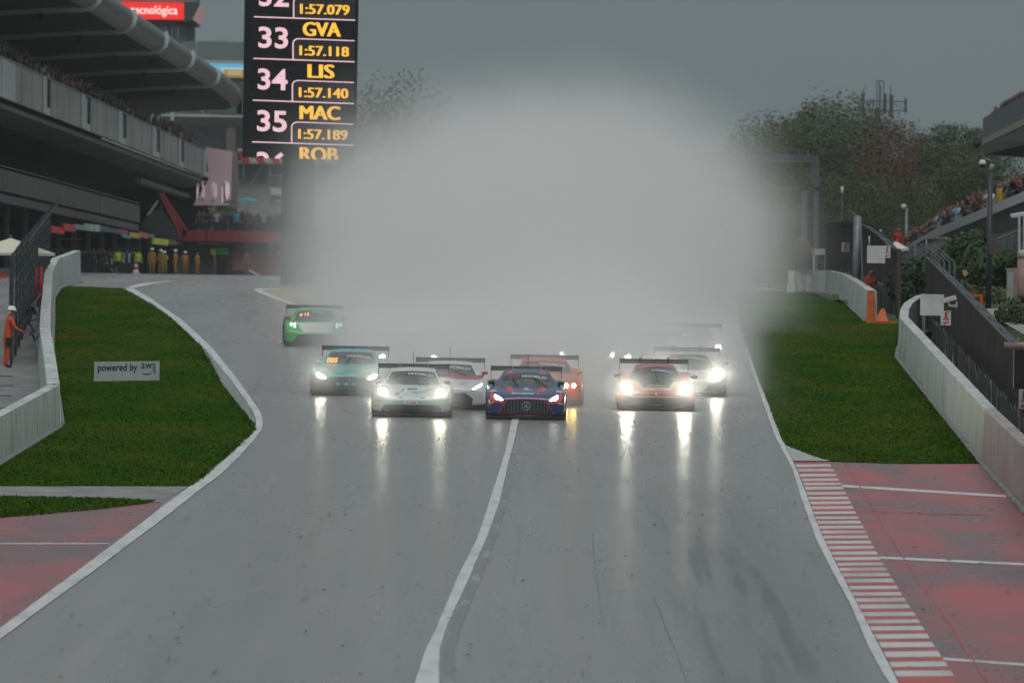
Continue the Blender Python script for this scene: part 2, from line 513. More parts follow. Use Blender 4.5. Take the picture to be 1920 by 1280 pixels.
kind(strip('runoff_joint_line', [(1019, -230, 206), (1021, -230, 206)], M_WHITE, 0.015, cols=4))
KR = [(865, 1488, 1553), (881, 1495, 1562), (911, 1507, 1578), (942, 1517, 1594), (1010, 1544, 1629), (1061, 1570, 1657), (1082, 1581, 1670), (1132, 1607, 1701), (1156, 1619, 1717), (1208, 1648, 1749), (1280, 1686, 1796), (1310, 1700, 1815)]
def kx(y): return interp(KR, y)
kind(strip('red_painted_runoff', [(862, 1551, 1800), (868, 1556, 1838)] + [(y, kx(y)[1], x) for y, x in ((880, 1850), (911, 1878), (958, 1920), (1010, 1966), (1061, 2012), (1132, 2077), (1208, 2146), (1300, 2230))], M_REDT, 0.009, cols=6))
kind(strip('kerb_apron', [(838, 1472, 1476), (848, 1478, 1502), (858, 1484, 1528), (866, 1488, 1556)], mat('pale_kerb_concrete', (.42, .43, .42), .5, c2=(.3, .3, .3), scale=2), 0.03, cols=3))
for y0, x0, y1, x1 in ((911.5, 1578, 931, 1886), (1046, 1651, 1062, 1990), (1236, 1768, 1252, 1990), (958, 1600, 966, 1850)):
    faint = y0 == 958
    a, b = (1.0, M_KRED) if faint else (2.2, M_WHITE)
    rows = [[G(x0 + (x1 - x0) * j / 8, y0 + (y1 - y0) * j / 8 + k * a, .0145) for j in range(9)] for k in (-1, 1)]
    kind(MB().grid(rows[::-1]).build('runoff_joint_line', b, fix=True))
# thin red seam that runs beside the kerb
kind(strip('red_seam_line', [(868, 1583, 1585), (911, 1610, 1612.5), (1010, 1668, 1671), (1082, 1716, 1719), (1156, 1770, 1774), (1280, 1848, 1853)], M_KRED, 0.0145, cols=1))
kerb = sgroup('kerb', G(1540, 1000))
zs = [150, 174, 200, 224, 246, 268, 295, 320, 345, 370, 396, 422, 446, 472, 497, 523, 550, 578, 607, 636, 665, 692, 720, 752, 787, 820, 852, 886, 926, 964, 1000, 1042, 1086, 1136, 1188, 1236, 1290]
yc = [820 + z / 2.783 for z in zs]
edges = [yc[0] - 6.5]
for a, b in zip(yc, yc[1:]):
    half = (b - a) * 0.27
    edges += [a - half, a + half]
edges += [1310]
slope_l = 0.012
for i, (a, b) in enumerate(zip(edges, edges[1:])):
    q = []
    for y in (a, b):
        l, r = kx(y)
        q.append((l + 1, y + 0.0)); q.append((r, y + (r - l) * slope_l))
    P0, P1, P2, P3 = (G(*q[2]), G(*q[3]), G(*q[1]), G(*q[0]))
    up = Vector((0, 0, 0.035 + rnd.uniform(-.003, .003))); dn = Vector((0, 0, -0.05))
    MB().hexa([P0 + dn, P1 + dn, P2 + dn, P3 + dn, P0 + up * .5, P1 + up, P2 + up, P3 + up * .5]).build('kerb_block', M_KRED if i % 2 == 0 else M_KWHT, kerb)

# rubber crumbs and skid marks on the wet track
M_RUB = mat('tyre_rubber', (0.012, 0.012, 0.013), 0.7)
mb = MB()
for _ in range(230):
    y = 800 + 480 * rnd.random() ** .8
    x = rnd.uniform(interp([(800, 490), (912, 380), (1025, 240), (1180, 20), (1290, 0)], y)[0], interp([(800, 1440), (1000, 1880), (1290, 1910)], y)[0])
    p = G(x, y, .022)
    r = rnd.uniform(.010, .026)
    e = rnd.uniform(1, 2.6)
    mb.add([p + Vector((r * e * math.cos(t) * rnd.uniform(.7, 1.1), r * 2.2 * math.sin(t), rnd.uniform(.0, .008))) for t in [k * math.pi / 3 for k in range(6)]] + [p + Vector((0, 0, r * .7))],
           [(k, (k + 1) % 6, 6) for k in range(6)])
kind(mb.build('rubber_crumbs', M_RUB), 'stuff')
M_SKID = mat('skid_rubber', (0.09, 0.091, 0.094), 0.28, c2=(0.15, 0.15, 0.15), scale=2.5, lo=.4, hi=.65, stretch=(1, .06, 1), detail=8)
for i, pl in enumerate(([(1110, 1000), (1118, 1080), (1128, 1150), (1133, 1180)], [(1225, 1115), (1250, 1180), (1275, 1240), (1290, 1285)], [(974, 1000), (970, 1050), (962, 1095)])):
    w = (.8, 1.0, .5)[i]
    rows = [[G(x - w, y, .006), G(x + w, y, .006)] for x, y in sorted(pl, key=lambda p: p[1])]
    kind(MB().grid(rows).build('tyre_mark', M_SKID))

# grass blades
def blades(name, tab, n, seed, hmin=.018, hmax=.05):
    r = random.Random(seed); vs = []; fs = []
    y0, y1 = tab[0][0], tab[-1][0]
    for _ in range(n):
        y = y0 + (y1 - y0) * r.random() ** .8
        a, b = interp(tab, y)
        a = max(a, -40)
        x = r.uniform(a - 1, b + 1) if r.random() > .18 else b + r.gauss(0, 2.5)
        p = G(x, y, .01)
        h = r.uniform(hmin, hmax) * (1.9 if r.random() < .03 else 1)
        an = r.uniform(-.6, .6); w = r.uniform(.012, .028)
        o = len(vs)
        vs += [p + Vector((-w * math.cos(an), -w * math.sin(an), 0)), p + Vector((w * math.cos(an), w * math.sin(an), 0)), p + Vector((r.gauss(0, .04), r.gauss(0, .05), h))]
        fs.append((o, o + 1, o + 2))
    me = bpy.data.meshes.new(name); me.from_pydata(vs, [], fs); me.materials.append(M_BLADE)
    return kind(link(name, me), 'stuff')
blades('grass_blades', GL, 42000, 1)
blades('grass_blades', GL2, 4500, 2)
blades('grass_blades', GR, 42000, 3)

# ------------------------------------------------------------------ concrete barriers
def barrier(name, label, pts, thick, panel, m, group=None, seam=True, mats=None, lip=True):
    """pts: (base pixel x, y, height m); the wall face follows the base line, thickness to the far side"""
    base = [(G(x, y), h) for x, y, h in pts]
    t = thing(name, label, 'barrier', base[len(base) // 2][0], group)
    segs = []
    for (p, hp), (q, hq) in zip(base, base[1:]):
        n = max(1, round((q - p).length / panel))
        for i in range(n):
            segs.append((p.lerp(q, i / n), hp + (hq - hp) * i / n, p.lerp(q, (i + 1) / n), hp + (hq - hp) * (i + 1) / n))
    # shared normals at the joints so that the panels meet end to end
    P = [s[0] for s in segs] + [segs[-1][2]]
    H = [s[1] for s in segs] + [segs[-1][3]]
    N = []
    for i in range(len(P)):
        a = P[max(i - 1, 0)]; b = P[min(i + 1, len(P) - 1)]
        d = (b - a); N.append(Vector((d.y, -d.x, 0)).normalized() * thick)
    for i in range(len(P) - 1):
        p, q = P[i], P[i + 1]
        g = (q - p).normalized() * 0.012
        p0, q0 = p + g, q - g
        p1, q1 = p0 + N[i], q0 + N[i + 1]
        dz = Vector((0, 0, -.1)); hp, hq = Vector((0, 0, H[i])), Vector((0, 0, H[i + 1]))
        ins0, ins1 = N[i] * .13, N[i + 1] * .13
        mb = MB()
        mb.hexa([p0 + dz, q0 + dz, q1 + dz, p1 + dz, p0 + hp + ins0, q0 + hq + ins1, q1 + hq - ins1, p1 + hp - ins0])
        mm = (mats((p + q) / 2) if mats else None) or m
        mb.build('wall_panel', mm, t)
        if lip:
            MB().hexa([p0 - N[i] * .25 + dz, q0 - N[i + 1] * .25 + dz, q0 + dz, p0 + dz,
                       p0 - N[i] * .2 + Vector((0, 0, .05)), q0 - N[i + 1] * .2 + Vector((0, 0, .05)), q0 + Vector((0, 0, .10)), p0 + Vector((0, 0, .10))]).build('wall_footing', M_CONC, t)
    return t
# left: the near wall, and the long one that bends away behind the marshal
barrier('concrete_barrier', 'pale concrete barrier at the edge of the grass ending at a fire point sign', [(-600, 1250, 1.02), (-95, 930, 1.02), (0, 871, 1.02), (113, 801, 1.02)][::-1], 0.35, 4.2, M_WALL)
barrier('concrete_barrier', 'winding grey concrete wall bending away behind the orange marshal', [(115, 797, 1.0), (106, 735, 1.0), (97, 680, 1.0), (97, 640, 1.02), (99, 600, 1.0), (100, 560, 1.05), (112, 541, 1.3), (152, 529.5, 1.5)][::-1], 0.42, 9.0, M_WALL)
# right
WR = [(2270, 1345, 1.22), (2130, 1190, 1.22), (1990, 1035, 1.22), (1920, 958, 1.22), (1840, 868, 1.22), (1766, 776, 1.25), (1682, 671, 1.28), (1684, 655, 1.3), (1692, 640, 1.3), (1712, 625, 1.3), (1745, 615, 1.3)]
barrier('concrete_barrier', 'long streaked white concrete barrier along the grass and red run-off', WR, 0.38, 7.0, M_WALL, mats=lambda c: M_WALLP if c.y < G(1846, 874).y else None)
WF = [(1624, 604, 1.15), (1604, 585, 1.12), (1588, 570, 1.1), (1572, 558, 1.08), (1550, 551, 1.08), (1518, 549, 1.08), (1490, 549, 1.05)]
barrier('concrete_barrier', 'curved pale concrete barrier with an orange painted end', WF, 0.42, 5.0, M_WALL)
M_ORANGE = mat('safety_orange', (0.62, 0.13, 0.025), 0.5, c2=(.45, .09, .02), scale=3)
e0 = G(1624, 604)
ft = thing('barrier_end_block', 'orange end block and orange cone at the tip of the curved barrier', 'barrier end', e0)
p = G(1626, 606)
MB().hexa([p + Vector(v) for v in ((-.04, -.15, -.1), (.30, -.15, -.1), (.30, .1, -.1), (-.04, .1, -.1), (0, -.1, 1.2), (.24, -.1, 1.2), (.24, .1, 1.2), (0, .1, 1.2))]).build('end_face', M_ORANGE, ft)
MB().box(p + Vector((.3, -.5, -.02)), p + Vector((1.0, .4, .09))).build('base_plate', M_ORANGE, ft)
c = p + Vector((.52, .1, .08))
MB().hexa([c + Vector(v) for v in ((-.24, -.2, 0), (.24, -.2, 0), (.24, .2, 0), (-.24, .2, 0), (-.02, -.05, .46), (.11, -.05, .46), (.11, .05, .46), (-.02, .05, .46))]).build('wedge', M_ORANGE, ft)
# ------------------------------------------------------------------ vegetation
def leaf_mesh(name, blobs, n, size, seed, mats, flat=.6):
    r = random.Random(seed); vs, fs, mi = [], [], []
    tot = sum(b[3] * b[4] * b[5] for b in blobs) ** 1.0
    wts = [(b[3] * b[4] * b[5]) ** .7 for b in blobs]; sw = sum(wts)
    for b, w in zip(blobs, wts):
        cx, cy, cz, rx, ry, rz = b
        for _ in range(int(n * w / sw)):
            v = Vector((r.gauss(0, 1), r.gauss(0, 1), r.gauss(0, 1))).normalized()
            k = r.uniform(.45, 1.0) ** .6 * (1 + r.gauss(0, .07))
            p = Vector((cx + v.x * rx * k, cy + v.y * ry * k, cz + v.z * rz * k))
            nrm = (v + Vector((r.gauss(0, flat), r.gauss(0, flat), r.gauss(0, flat) + .3))).normalized()
            u = nrm.orthogonal().normalized(); u.rotate(Matrix.Rotation(r.uniform(0, 6.3), 3, nrm)); t = nrm.cross(u)
            s = size * r.uniform(.55, 1.4)
            o = len(vs)
            vs += [p + u * s, p + t * s * .55 + nrm * s * .15, p - u * s, p - t * s * .55 + nrm * s * .15]
            fs += [(o, o + 1, o + 2, o + 3)]; mi.append(r.randrange(len(mats)))
    me = bpy.data.meshes.new(name); me.from_pydata(vs, [], fs)
    for m in mats: me.materials.append(m)
    me.polygons.foreach_set('material_index', mi)
    return me

def fol(name, c, c2):
    m = mat(name, c, .65, c2=c2, scale=.35, lo=.3, hi=.7, detail=4, spec=.3)
    return m
FG = [fol('leaf_green', (.055, .082, .034), (.088, .115, .05)), fol('leaf_dark_green', (.045, .07, .034), (.066, .092, .044))]
FY = [fol('leaf_olive', (.08, .10, .042), (.115, .13, .055)), FG[0]]
FR = [fol('leaf_russet', (.12, .05, .042), (.15, .075, .06)), fol('leaf_brown', (.07, .04, .025), (.10, .055, .03))]
FI = [fol('leaf_ivy', (.012, .035, .01), (.03, .065, .018)), FG[1]]
M_BARK = mat('bark', (.07, .055, .04), .9, c2=(.12, .10, .08), scale=4, stretch=(1, 1, .2))

def round_blobs(h, w, seed, n=14, low=.25):
    r = random.Random(seed); out = []
    for i in range(n):
        t = r.uniform(low, 1.0)
        prof = math.sin(min(1, (t - low * .6) / (1 - low * .6)) * math.pi * .86 + .25) ** .7
        a = r.uniform(0, 6.3); q = w * .55 * prof * r.uniform(.3, 1)
        s = w * r.uniform(.24, .42)
        out.append((q * math.cos(a), q * math.sin(a), h * t - s * .4, s, s, s * r.uniform(.7, 1.05)))
    return out

TREES = {}
def tree_parts(kindname, h, w, seed, fm, n, size, low=.25, slim=False):
    key = kindname
    if key not in TREES:
        bl = round_blobs(h, w, seed, 24 if not slim else 16, low)
        crown = leaf_mesh('crown', bl, n, size, seed, fm)
        mb = MB()
        mb.tube([(0, 0, -.5), (.05, 0, h * .3), (-.05, .1, h * .62), (0, 0, h * .85)], [w * .045, w * .036, w * .02, w * .006], 8)
        r = random.Random(seed + 1)
        for b in bl[:8]:
            z0 = h * r.uniform(.25, .5)
            mb.tube([(0, 0, z0), (b[0] * .5, b[1] * .5, (z0 + b[2]) / 2 + .3), (b[0], b[1], b[2])], [w * .018, w * .011, w * .004], 6)
        TREES[key] = (crown, mb.mesh('trunk', M_BARK, True))
    return TREES[key]

def tree(name, label, kindname, px, base_d, top_py, args, group, squash=1.0, rz=0.0):
    """top_py: pixel row of the tree's top"""
    crown, trunk = tree_parts(kindname, *args)
    p = GX(px, base_d)
    p.x = W(px, top_py, base_d).x
    hgt = W(px, top_py, base_d).z - p.z
    s = hgt / args[0]
    t = thing(name, label, 'tree', p, group)
    t.scale = (s * squash, s * squash, s); t.rotation_euler = (0, 0, rz)
    for nm, me in (('crown', crown), ('trunk', trunk)):
        o = bpy.data.objects.new(nm, me); COL.objects.link(o); o.parent = t
    return t
A_RND = (18, 13, 11, FG, 34000, .17, .12); A_OLV = (18, 12, 23, FY, 34000, .17, .12); A_RED = (15, 12, 31, FR, 28000, .16, .15); A_SLIM = (20, 7, 41, FG, 20000, .15, .15, True); A_SPR = (16, 11, 52, FY, 5200, .17)
gt = 'trees behind the right-hand stand'
for i, (px, d, top, k, a, sq, lb) in enumerate((
        (1440, 640, 240, 'olive', A_OLV, 1.0, 'hazy olive tree beside the spray cloud, leftmost of the wood behind the gantry'),
        (1500, 600, 232, 'round', A_RND, .9, 'green tree rising over the top right corner of the start gantry'),
        (1568, 640, 206, 'olive', A_OLV, 1.1, 'tallest pale green tree, just below and to the left of the antenna mast'),
        (1630, 610, 224, 'round', A_RND, 1.0, 'dense green tree directly under the antenna mast'),
        (1680, 570, 260, 'russet', A_RED, .95, 'reddish brown tree with a ragged top to the right of the antenna mast'),
        (1724, 545, 285, 'russet', A_RED, .62, 'small russet tree at the gap of sky beside the poplars'),
        (1640, 500, 345, 'olive', A_OLV, .9, 'low olive green tree in front of the red brown tree'),
        (1560, 500, 340, 'round', A_RND, 1.0, 'mid green tree behind the brown catch fence with the thin white tipped pole'),
        (1735, 470, 340, 'round', A_RND, .9, 'low dark green tree above the end of the lower stand crowd'),
        (1790, 520, 205, 'slim', A_SLIM, 1.0, 'slender poplar shaped tree, taller of the two near the upper stand'),
        (1838, 530, 215, 'slim', A_SLIM, .9, 'slender tree touching the corner of the upper stand'),
        (1768, 500, 245, 'slim', A_SLIM, .9, 'short slender tree at the left foot of the poplars'),
        (1810, 455, 300, 'olive', A_OLV, .85, 'green tree under the upper stand behind the dome lamp'),
        (1880, 450, 290, 'round', A_RND, .9, 'dark green tree below the underside of the upper stand'),
        (1505, 520, 330, 'olive', A_OLV, .7, 'hazy low tree seen through the start gantry'))):
    tree('broadleaf_tree', lb, k, px, d, top, a, gt, sq, i * 1.3)
gl = 'trees behind the pit buildings'
for i, (px, d, top, lb) in enumerate(((700, 760, 172, 'faint hazy tree beside the timing tower, its crown half lost in spray'), (765, 780, 168, 'faint hazy tree standing against the sky left of the spray cloud'),
                                     (655, 740, 190, 'faint hazy tree partly hidden behind the timing tower'), (445, 720, 150, 'pale green tree showing between the roof tip and the timing tower'), (560, 700, 330, 'green shrubby tree below the striped awning behind the timing tower pole'),
                                     (490, 660, 335, 'small green tree above the terrace umbrellas'))):
    tree('broadleaf_tree', lb, 'sparse' if i < 3 else 'olive', px, d, top, A_SPR if i < 3 else A_OLV, gl, .7 if i < 3 else .5, i)

def bush(name, label, blobs, fm, n, size, seed, group=None):
    c = Vector(blobs[0][0])
    o = link(name, leaf_mesh(name, [(*(Vector(p) - c), *r) for p, r in blobs], n, size, seed, fm))
    o.location = c
    return tag(o, label, 'bush', group)

# far hill
pts, d = [(-100, 120), (100, 100), (300, 92), (365, 80), (420, 76), (480, 84), (560, 130), (640, 300), (700, 600)], 3400
top = [W(x, y, d) for x, y in pts]
rows = [[Vector((p.x, p.y - 500, ZC + 2)) for p in top], [Vector((p.x, p.y - 180, ZC + (p.z - ZC) * .75)) for p in top], top, [Vector((p.x, p.y + 300, ZC)) for p in top]]
kind(MB().grid(rows).build('far_hill', mat('wooded_hill', (.05, .07, .045), .9, c2=(.09, .11, .07), scale=.01, detail=8), smooth=True))

# ------------------------------------------------------------------ signs
M_PLATE = mat('white_sign_plate', (.60, .62, .61), .45, c2=(.5, .52, .51), scale=3)
M_SIGNRED = mat('sign_red', (.42, .02, .03), .5)
M_STEEL = mat('galvanised_steel', (.20, .235, .245), .5, .3, c2=(.13, .155, .165), scale=3)
M_DARKSTEEL = mat('dark_steel', (.05, .065, .075), .5, .3, c2=(.03, .04, .05), scale=2)
M_BLACK = mat('black_plastic', (.012, .012, .013), .5)
def fire_sign(px, py, d, w, h, label, flip=1):
    c = W(px, py, d)
    t = thing('fire_point_sign', label, 'sign', c - Vector((0, 0, h / 2)), 'fire point signs')
    MB().box(c + Vector((-w / 2, 0, -h / 2)), c + Vector((w / 2, .03, h / 2))).build('plate', M_PLATE, t)
    mb = MB(); y = -.006
    def poly(pts):
        mb.slab([c + Vector((x * w * flip, y, z * h)) for x, z in pts], (0, .004, 0))
    poly([(-.10, .02), (.12, .02), (.12, .36), (.05, .41), (-.03, .41), (-.10, .36)])
    poly([(-.02, .41), (.04, .41), (.04, .46), (-.02, .46)])
    poly([(.02, .43), (.30, .40), (.31, .45), (.02, .47)])
    poly([(.20, .30), (.26, .30), (.30, .41), (.25, .42)])
    mb.build('extinguisher_pictogram', M_SIGNRED, t)
    mb = MB()
    poly([(-.30, -.40), (-.12, -.24), (-.10, -.31), (.25, -.22), (.27, -.30), (-.04, -.39), (0, -.44)])
    mb.build('arrow', M_SIGNRED, t)
    mb = MB(); put_text(mb, 'FIRE', c + Vector((0, y, -.14 * h)), (1, 0, 0), (0, 0, 1), w * .30, .012 * w)
    mb.build('lettering', M_SIGNRED, t)
    return t
fire_sign(98, 708, 152.5, .19, .42, 'narrow fire point sign on the end of the near left barrier')
fire_sign(66, 443, 226, .29, .42, 'fire point sign high on the left catch fence above the white parasol')
fire_sign(1585, 463.5, 278, .34, .44, 'small fire point sign on the brown fence beside the grey post')
fire_sign(1663, 472, 221.5, .25, .45, 'fire point sign at the corner of the white board by the orange barrier end')
fire_sign(1773.5, 596, 172, .29, .42, 'fire point sign below the security camera at the long barrier')
fire_sign(1919, 748, 140, .22, .46, 'fire point sign cut off by the edge of the frame under the black box')
def board(px0, py0, px1, py1, d, label):
    a, b = W(px0, py1, d), W(px1, py0, d)
    t = thing('marshal_board', label, 'board', Vector(((a.x + b.x) / 2, a.y, a.z)))
    MB().box((a.x, a.y, a.z), (b.x, a.y + .03, b.z)).build('board_face', M_PLATE, t)
    gz = zg(a.y)
    for fx in (.93,):
        x = a.x + (b.x - a.x) * fx
        MB().box((x - .025, a.y + .032, gz - .05), (x + .025, a.y + .08, b.z - .05)).build('post', M_DARKSTEEL, t)
board(1625.5, 461, 1660, 493, 222, 'blank white board on posts behind the orange barrier end')
board(1725, 552, 1770, 591, 173, 'blank white board on posts at the bend of the long right barrier')

# sponsor board on the left grass
a = G(176, 716); b = G(298.5, 714.5)
bt = thing('sponsor_board', 'white advertising board reading powered by aws standing on the left grass', 'board', (a + b) / 2)
ux = (b - a).normalized(); hh = W(176, 678, GD(176, 716)).z - a.z
MB().slab([a, b, b + Vector((0, 0, hh)), a + Vector((0, 0, hh))], (0, .06, 0)).build('board_face', mat('board_white', (.44, .47, .50), .5, c2=(.40, .43, .46), scale=2), bt)
M_INK = mat('navy_ink', (.01, .016, .03), .5)
ln_ = (b - a).length; s = ln_ / 124.0
def bp(u, v): return a + ux * (u * s) + Vector((0, -.006, v * s))
mb = MB(); put_text(mb, 'powered by', bp(44, 17), ux, (0, 0, 1), 15.2 * s, .0065, space=1.02); mb.build('lettering', M_INK, bt)
mb = MB(); put_text(mb, 'aws', bp(103, 19.5), ux, (0, 0, 1), 18.5 * s, .002); mb.build('lettering', M_INK, bt)
mb = MB()
up_ = [bp(87 + 25 * t, 16 - 17.5 * t * (1 - t)) for t in [i / 10 for i in range(11)]]
lo_ = [bp(88 + 24 * t, 15.6 - 23 * t * (1 - t)) for t in [i / 10 for i in range(11)]]
mb.grid([up_, lo_]); mb.slab([bp(113, 12.6), bp(116.5, 16.8), bp(116.9, 17), bp(115.6, 11.5), bp(115, 11.5), bp(115.4, 15.6)], (0, .003, 0))
mb.slab([bp(110.5, 17.0), bp(116.9, 17.6), bp(116.9, 16.2), bp(111, 16)], (0, .003, 0))
mb.build('smile_arrow', M_INK, bt)

# ------------------------------------------------------------------ right-hand catch fences
M_MESHB = mat('brown_mesh_cloth', (.022, .018, .016), .9, c2=(.12, .10, .08), scale=1.6, lo=.46, hi=.82, stretch=(1, 1, .35), detail=8)
M_LATT = mat('rusty_lattice', (.04, .032, .028), .8, c2=(.10, .085, .07), scale=2.5)
M_SHEET = mat('weathered_sheet', (.075, .085, .09), .6, c2=(.13, .125, .10), scale=1.6, lo=.4, hi=.7, stretch=(1, 1, .2), detail=8)
M_WOOD = mat('timber_post', (.10, .075, .06), .85, c2=(.06, .045, .038), scale=2, stretch=(1, 1, .2))
def catch_fence(label, pts, low, per, arm=None):
    """pts: (px, d, top_py)"""
    base = [(GX(px, d), W(px, tp, d).z) for px, d, tp in pts]
    for (p, z), (px, d, tp) in zip(base, pts): p.x = W(px, tp, d).x
    t = thing('catch_fence', label, 'fence', base[len(base) // 2][0])
    for (p, zp), (q, zq) in zip(base, base[1:]):
        n = per
        for i in range(n):
            a, b = p.lerp(q, i / n), p.lerp(q, (i + 1) / n)
            za, zb = zp + (zq - zp) * i / n, zp + (zq - zp) * (i + 1) / n
            dirv = (b - a).normalized(); nn = Vector((dirv.y, -dirv.x, 0)) * .05
            la, lb = a.z + low, b.z + low * rnd.uniform(.96, 1.04)
            MB().slab([Vector((a.x, a.y, la)), Vector((b.x, b.y, lb)), Vector((b.x, b.y, zb)), Vector((a.x, a.y, za))], nn * .3).build('mesh_panel', M_MESHB, t)
            mb = MB()
            for k in range(1, 18):
                f = k / 18
                mb.bar(Vector((a.x, a.y, la + (za - la) * f)) - nn * .4, Vector((b.x, b.y, lb + (zb - lb) * f)) - nn * .4, .009, .009)
            for k in range(1, 8):
                f = k / 8; c = a.lerp(b, f)
                mb.bar(Vector((c.x, c.y, la + (lb - la) * f)) - nn * .4, Vector((c.x, c.y, za + (zb - za) * f)) - nn * .4, .009, .009)
            mb.build('wire_lattice', M_LATT, t)
            for k in range(4):
                c0, c1 = a.lerp(b, k / 4 + .012), a.lerp(b, (k + 1) / 4 - .012)
                j = nn * rnd.uniform(-.5, .3)
                MB().slab([Vector((c0.x, c0.y, c0.z - .1)) + j, Vector((c1.x, c1.y, c1.z - .1)) + j, Vector((c1.x, c1.y, lb + rnd.uniform(-.1, .02))) + j, Vector((c0.x, c0.y, la + rnd.uniform(-.1, .02))) + j], nn * .4).build('sheet', M_SHEET, t)
            MB().bar(Vector((a.x, a.y, a.z - .1)) + nn * .9, Vector((a.x, a.y, za + .05)) + nn * .9, .07).build('post', M_DARKSTEEL, t)
            cap = MB()
            cap.bar(Vector((a.x, a.y, za + .02)), Vector((b.x, b.y, zb + .02)), .05)
            if arm: cap.bar(Vector((a.x, a.y, za)), Vector((a.x + arm[0], a.y, za + arm[1])), .05); cap.slab([Vector((a.x, a.y, za)), Vector((b.x, b.y, zb)), Vector((b.x + arm[0], b.y, zb + arm[1])), Vector((a.x + arm[0], a.y, za + arm[1]))], (0, .01, .012))
            cap.build('top_rail', M_DARKSTEEL, t)
    return t
catch_fence('dark brown mesh fence with grey lower sheets running behind the long right barrier', [(2200, 101, 908), (1990, 128, 728), (1920, 141, 668), (1850, 160, 598), (1792, 181, 537), (1752, 198, 498), (1737, 207, 482)], .85, 3, (.35, -.12))
ff = catch_fence('brown mesh catch fence with a rounded top behind the curved barrier with the orange end', [(1684, 226, 470), (1660, 240, 447), (1628, 258, 425), (1598, 275, 420), (1566, 300, 424), (1548, 318, 434)], 1.05, 2, (-.35, .15))
# timber end post of that fence
p = GX(1686, 224); p.x = W(1686, 520, 224).x
tag(MB().tube([p, p + Vector((-.02, 0, 2.65))], [.09, .075], 10).build('timber_post', M_WOOD), 'tall weathered timber post at the end of the rounded brown fence', 'post')
# open debris fence posts with overhanging arms behind
t = thing('debris_fence', 'dark posts with overhanging arms behind the end of the long brown fence', 'fence', GX(1780, 225))
tops = []
for i in range(7):
    f = i / 6; px = 1790 - 58 * f; d = 206 + 40 * f
    p = GX(px, d); p.x = W(px, 500, d).x
    zt = W(px, 492 - 6 * f, d).z; arm = Vector((-.75, 0, .62))
    mb = MB(); q = Vector((p.x, p.y, zt))
    mb.bar(p - Vector((0, 0, .2)), q, .06); mb.bar(q, q + arm, .05)
    mb.build('post', M_STEEL, t); tops.append((p, q, q + arm))
mb = MB()
for (p, q, e), (p2, q2, e2) in zip(tops, tops[1:]):
    for f in (.5, 1): mb.bar(q.lerp(e, f), q2.lerp(e2, f), .014)
    for f in (.3, .7): mb.bar(p.lerp(q, f), p2.lerp(q2, f), .014)
mb.build('wires', M_DARKSTEEL, t)

def pole(name, label, px, d, top_py, r, m, cat='pole', extra=None):
    p = GX(px, d); p.x = W(px, top_py, d).x
    zt = W(px, top_py, d).z
    t = thing(name, label, cat, p)
    MB().tube([p - Vector((0, 0, .3)), Vector((p.x, p.y, zt))], [r * 1.15, r], 10).build('shaft', m, t, True)
    return t, Vector((p.x, p.y, zt))
# grey steel post with floodlight arm
t, q = pole('floodlight_post', 'blue grey steel post with a slanted floodlight arm in front of the rounded brown fence', 1608, 252, 405, .16, M_STEEL, 'post')
MB().bar(q + Vector((.1, 0, -.05)), W(1590, 393, 252), .06).build('arm', M_STEEL, t)
MB().slab([W(1588, 393, 252), W(1596, 394, 252), W(1612, 406, 252), W(1608, 411, 252)], (0, .3, 0)).build('floodlight_head', M_STEEL, t)
MB().bar(W(1613.5, 410, 251.5), GX(1616, 251.5), .05).build('cable_pipe', mat('pale_conduit', (.28, .3, .31), .5), t)
# dome camera lamp post
t, q = pole('camera_post', 'dark slim post with a white dome camera on a curved arm beside the lower stand', 1857, 192, 322, .085, mat('black_green_steel', (.03, .037, .037), .5), 'lamp post')
q2 = W(1860, 306, 192)
MB().tube([q, q2 + Vector((.02, 0, -.02))], .075, 10).build('collar', mat('pale_grey_metal', (.22, .23, .22), .5), t, True)
MB().tube([q2, W(1856, 301, 192), W(1850, 299, 192), W(1844, 301, 192)], .035, 8).build('bracket', M_STEEL, t, True)
c = W(1842, 306.5, 192)
MB().lathe([(.02, .12), (.09, .10), (.12, .02), (.12, -.04), (.02, -.05)], c, 14).build('dome_housing', mat('camera_white', (.55, .56, .55), .4), t, True)
MB().lathe([(.10, -.04), (.08, -.10), (.02, -.13)], c, 12).build('dome_lens', M_BLACK, t, True)
p = W(1853, 456, 191.7); MB().box(p + Vector((.06, -.1, -.35)), p + Vector((.26, .1, .3))).build('switch_box', mat('brown_box', (.09, .07, .06), .7), t)
# small lamp further back
t, q = pole('camera_post', 'small thin post with a white dome lamp standing above the far end of the crowd', 1700, 345, 391, .09, M_STEEL, 'lamp post')
MB().tube([q, W(1699, 386, 345), W(1696, 384, 345)], .05, 6).build('bracket', M_STEEL, t, True)
MB().lathe([(.03, .16), (.14, .1), (.17, -.02), (.1, -.14), (.02, -.16)], W(1694.5, 387.5, 345), 12).build('dome_housing', MATS['camera_white'], t, True)
t, q = pole('thin_pole', 'thin dark pole with a white tip rising above the rounded brown fence', 1579, 335, 364, .06, M_DARKSTEEL)
MB().tube([q, W(1579, 350, 335)], .08, 8).build('white_tip', MATS['camera_white'], t, True)
for px, py, r, m, lb in ((1651, 433, .055, MATS['camera_white'], 'small white ball finial on the slope of the rounded brown fence'), ):
    o = MB().lathe([(.01, -r), (r * .8, -r * .6), (r, 0), (r * .8, r * .6), (.01, r)], W(px, py, 241), 10).build('ball_finial', m, None, True); tag(o, lb, 'finial')
o = MB().tube([W(1630, 442, 223), W(1630, 462, 223)], .022, 6).build('antenna_rod', MATS['camera_white'], None, True); tag(o, 'short white antenna rod above the blank board behind the orange end', 'antenna')

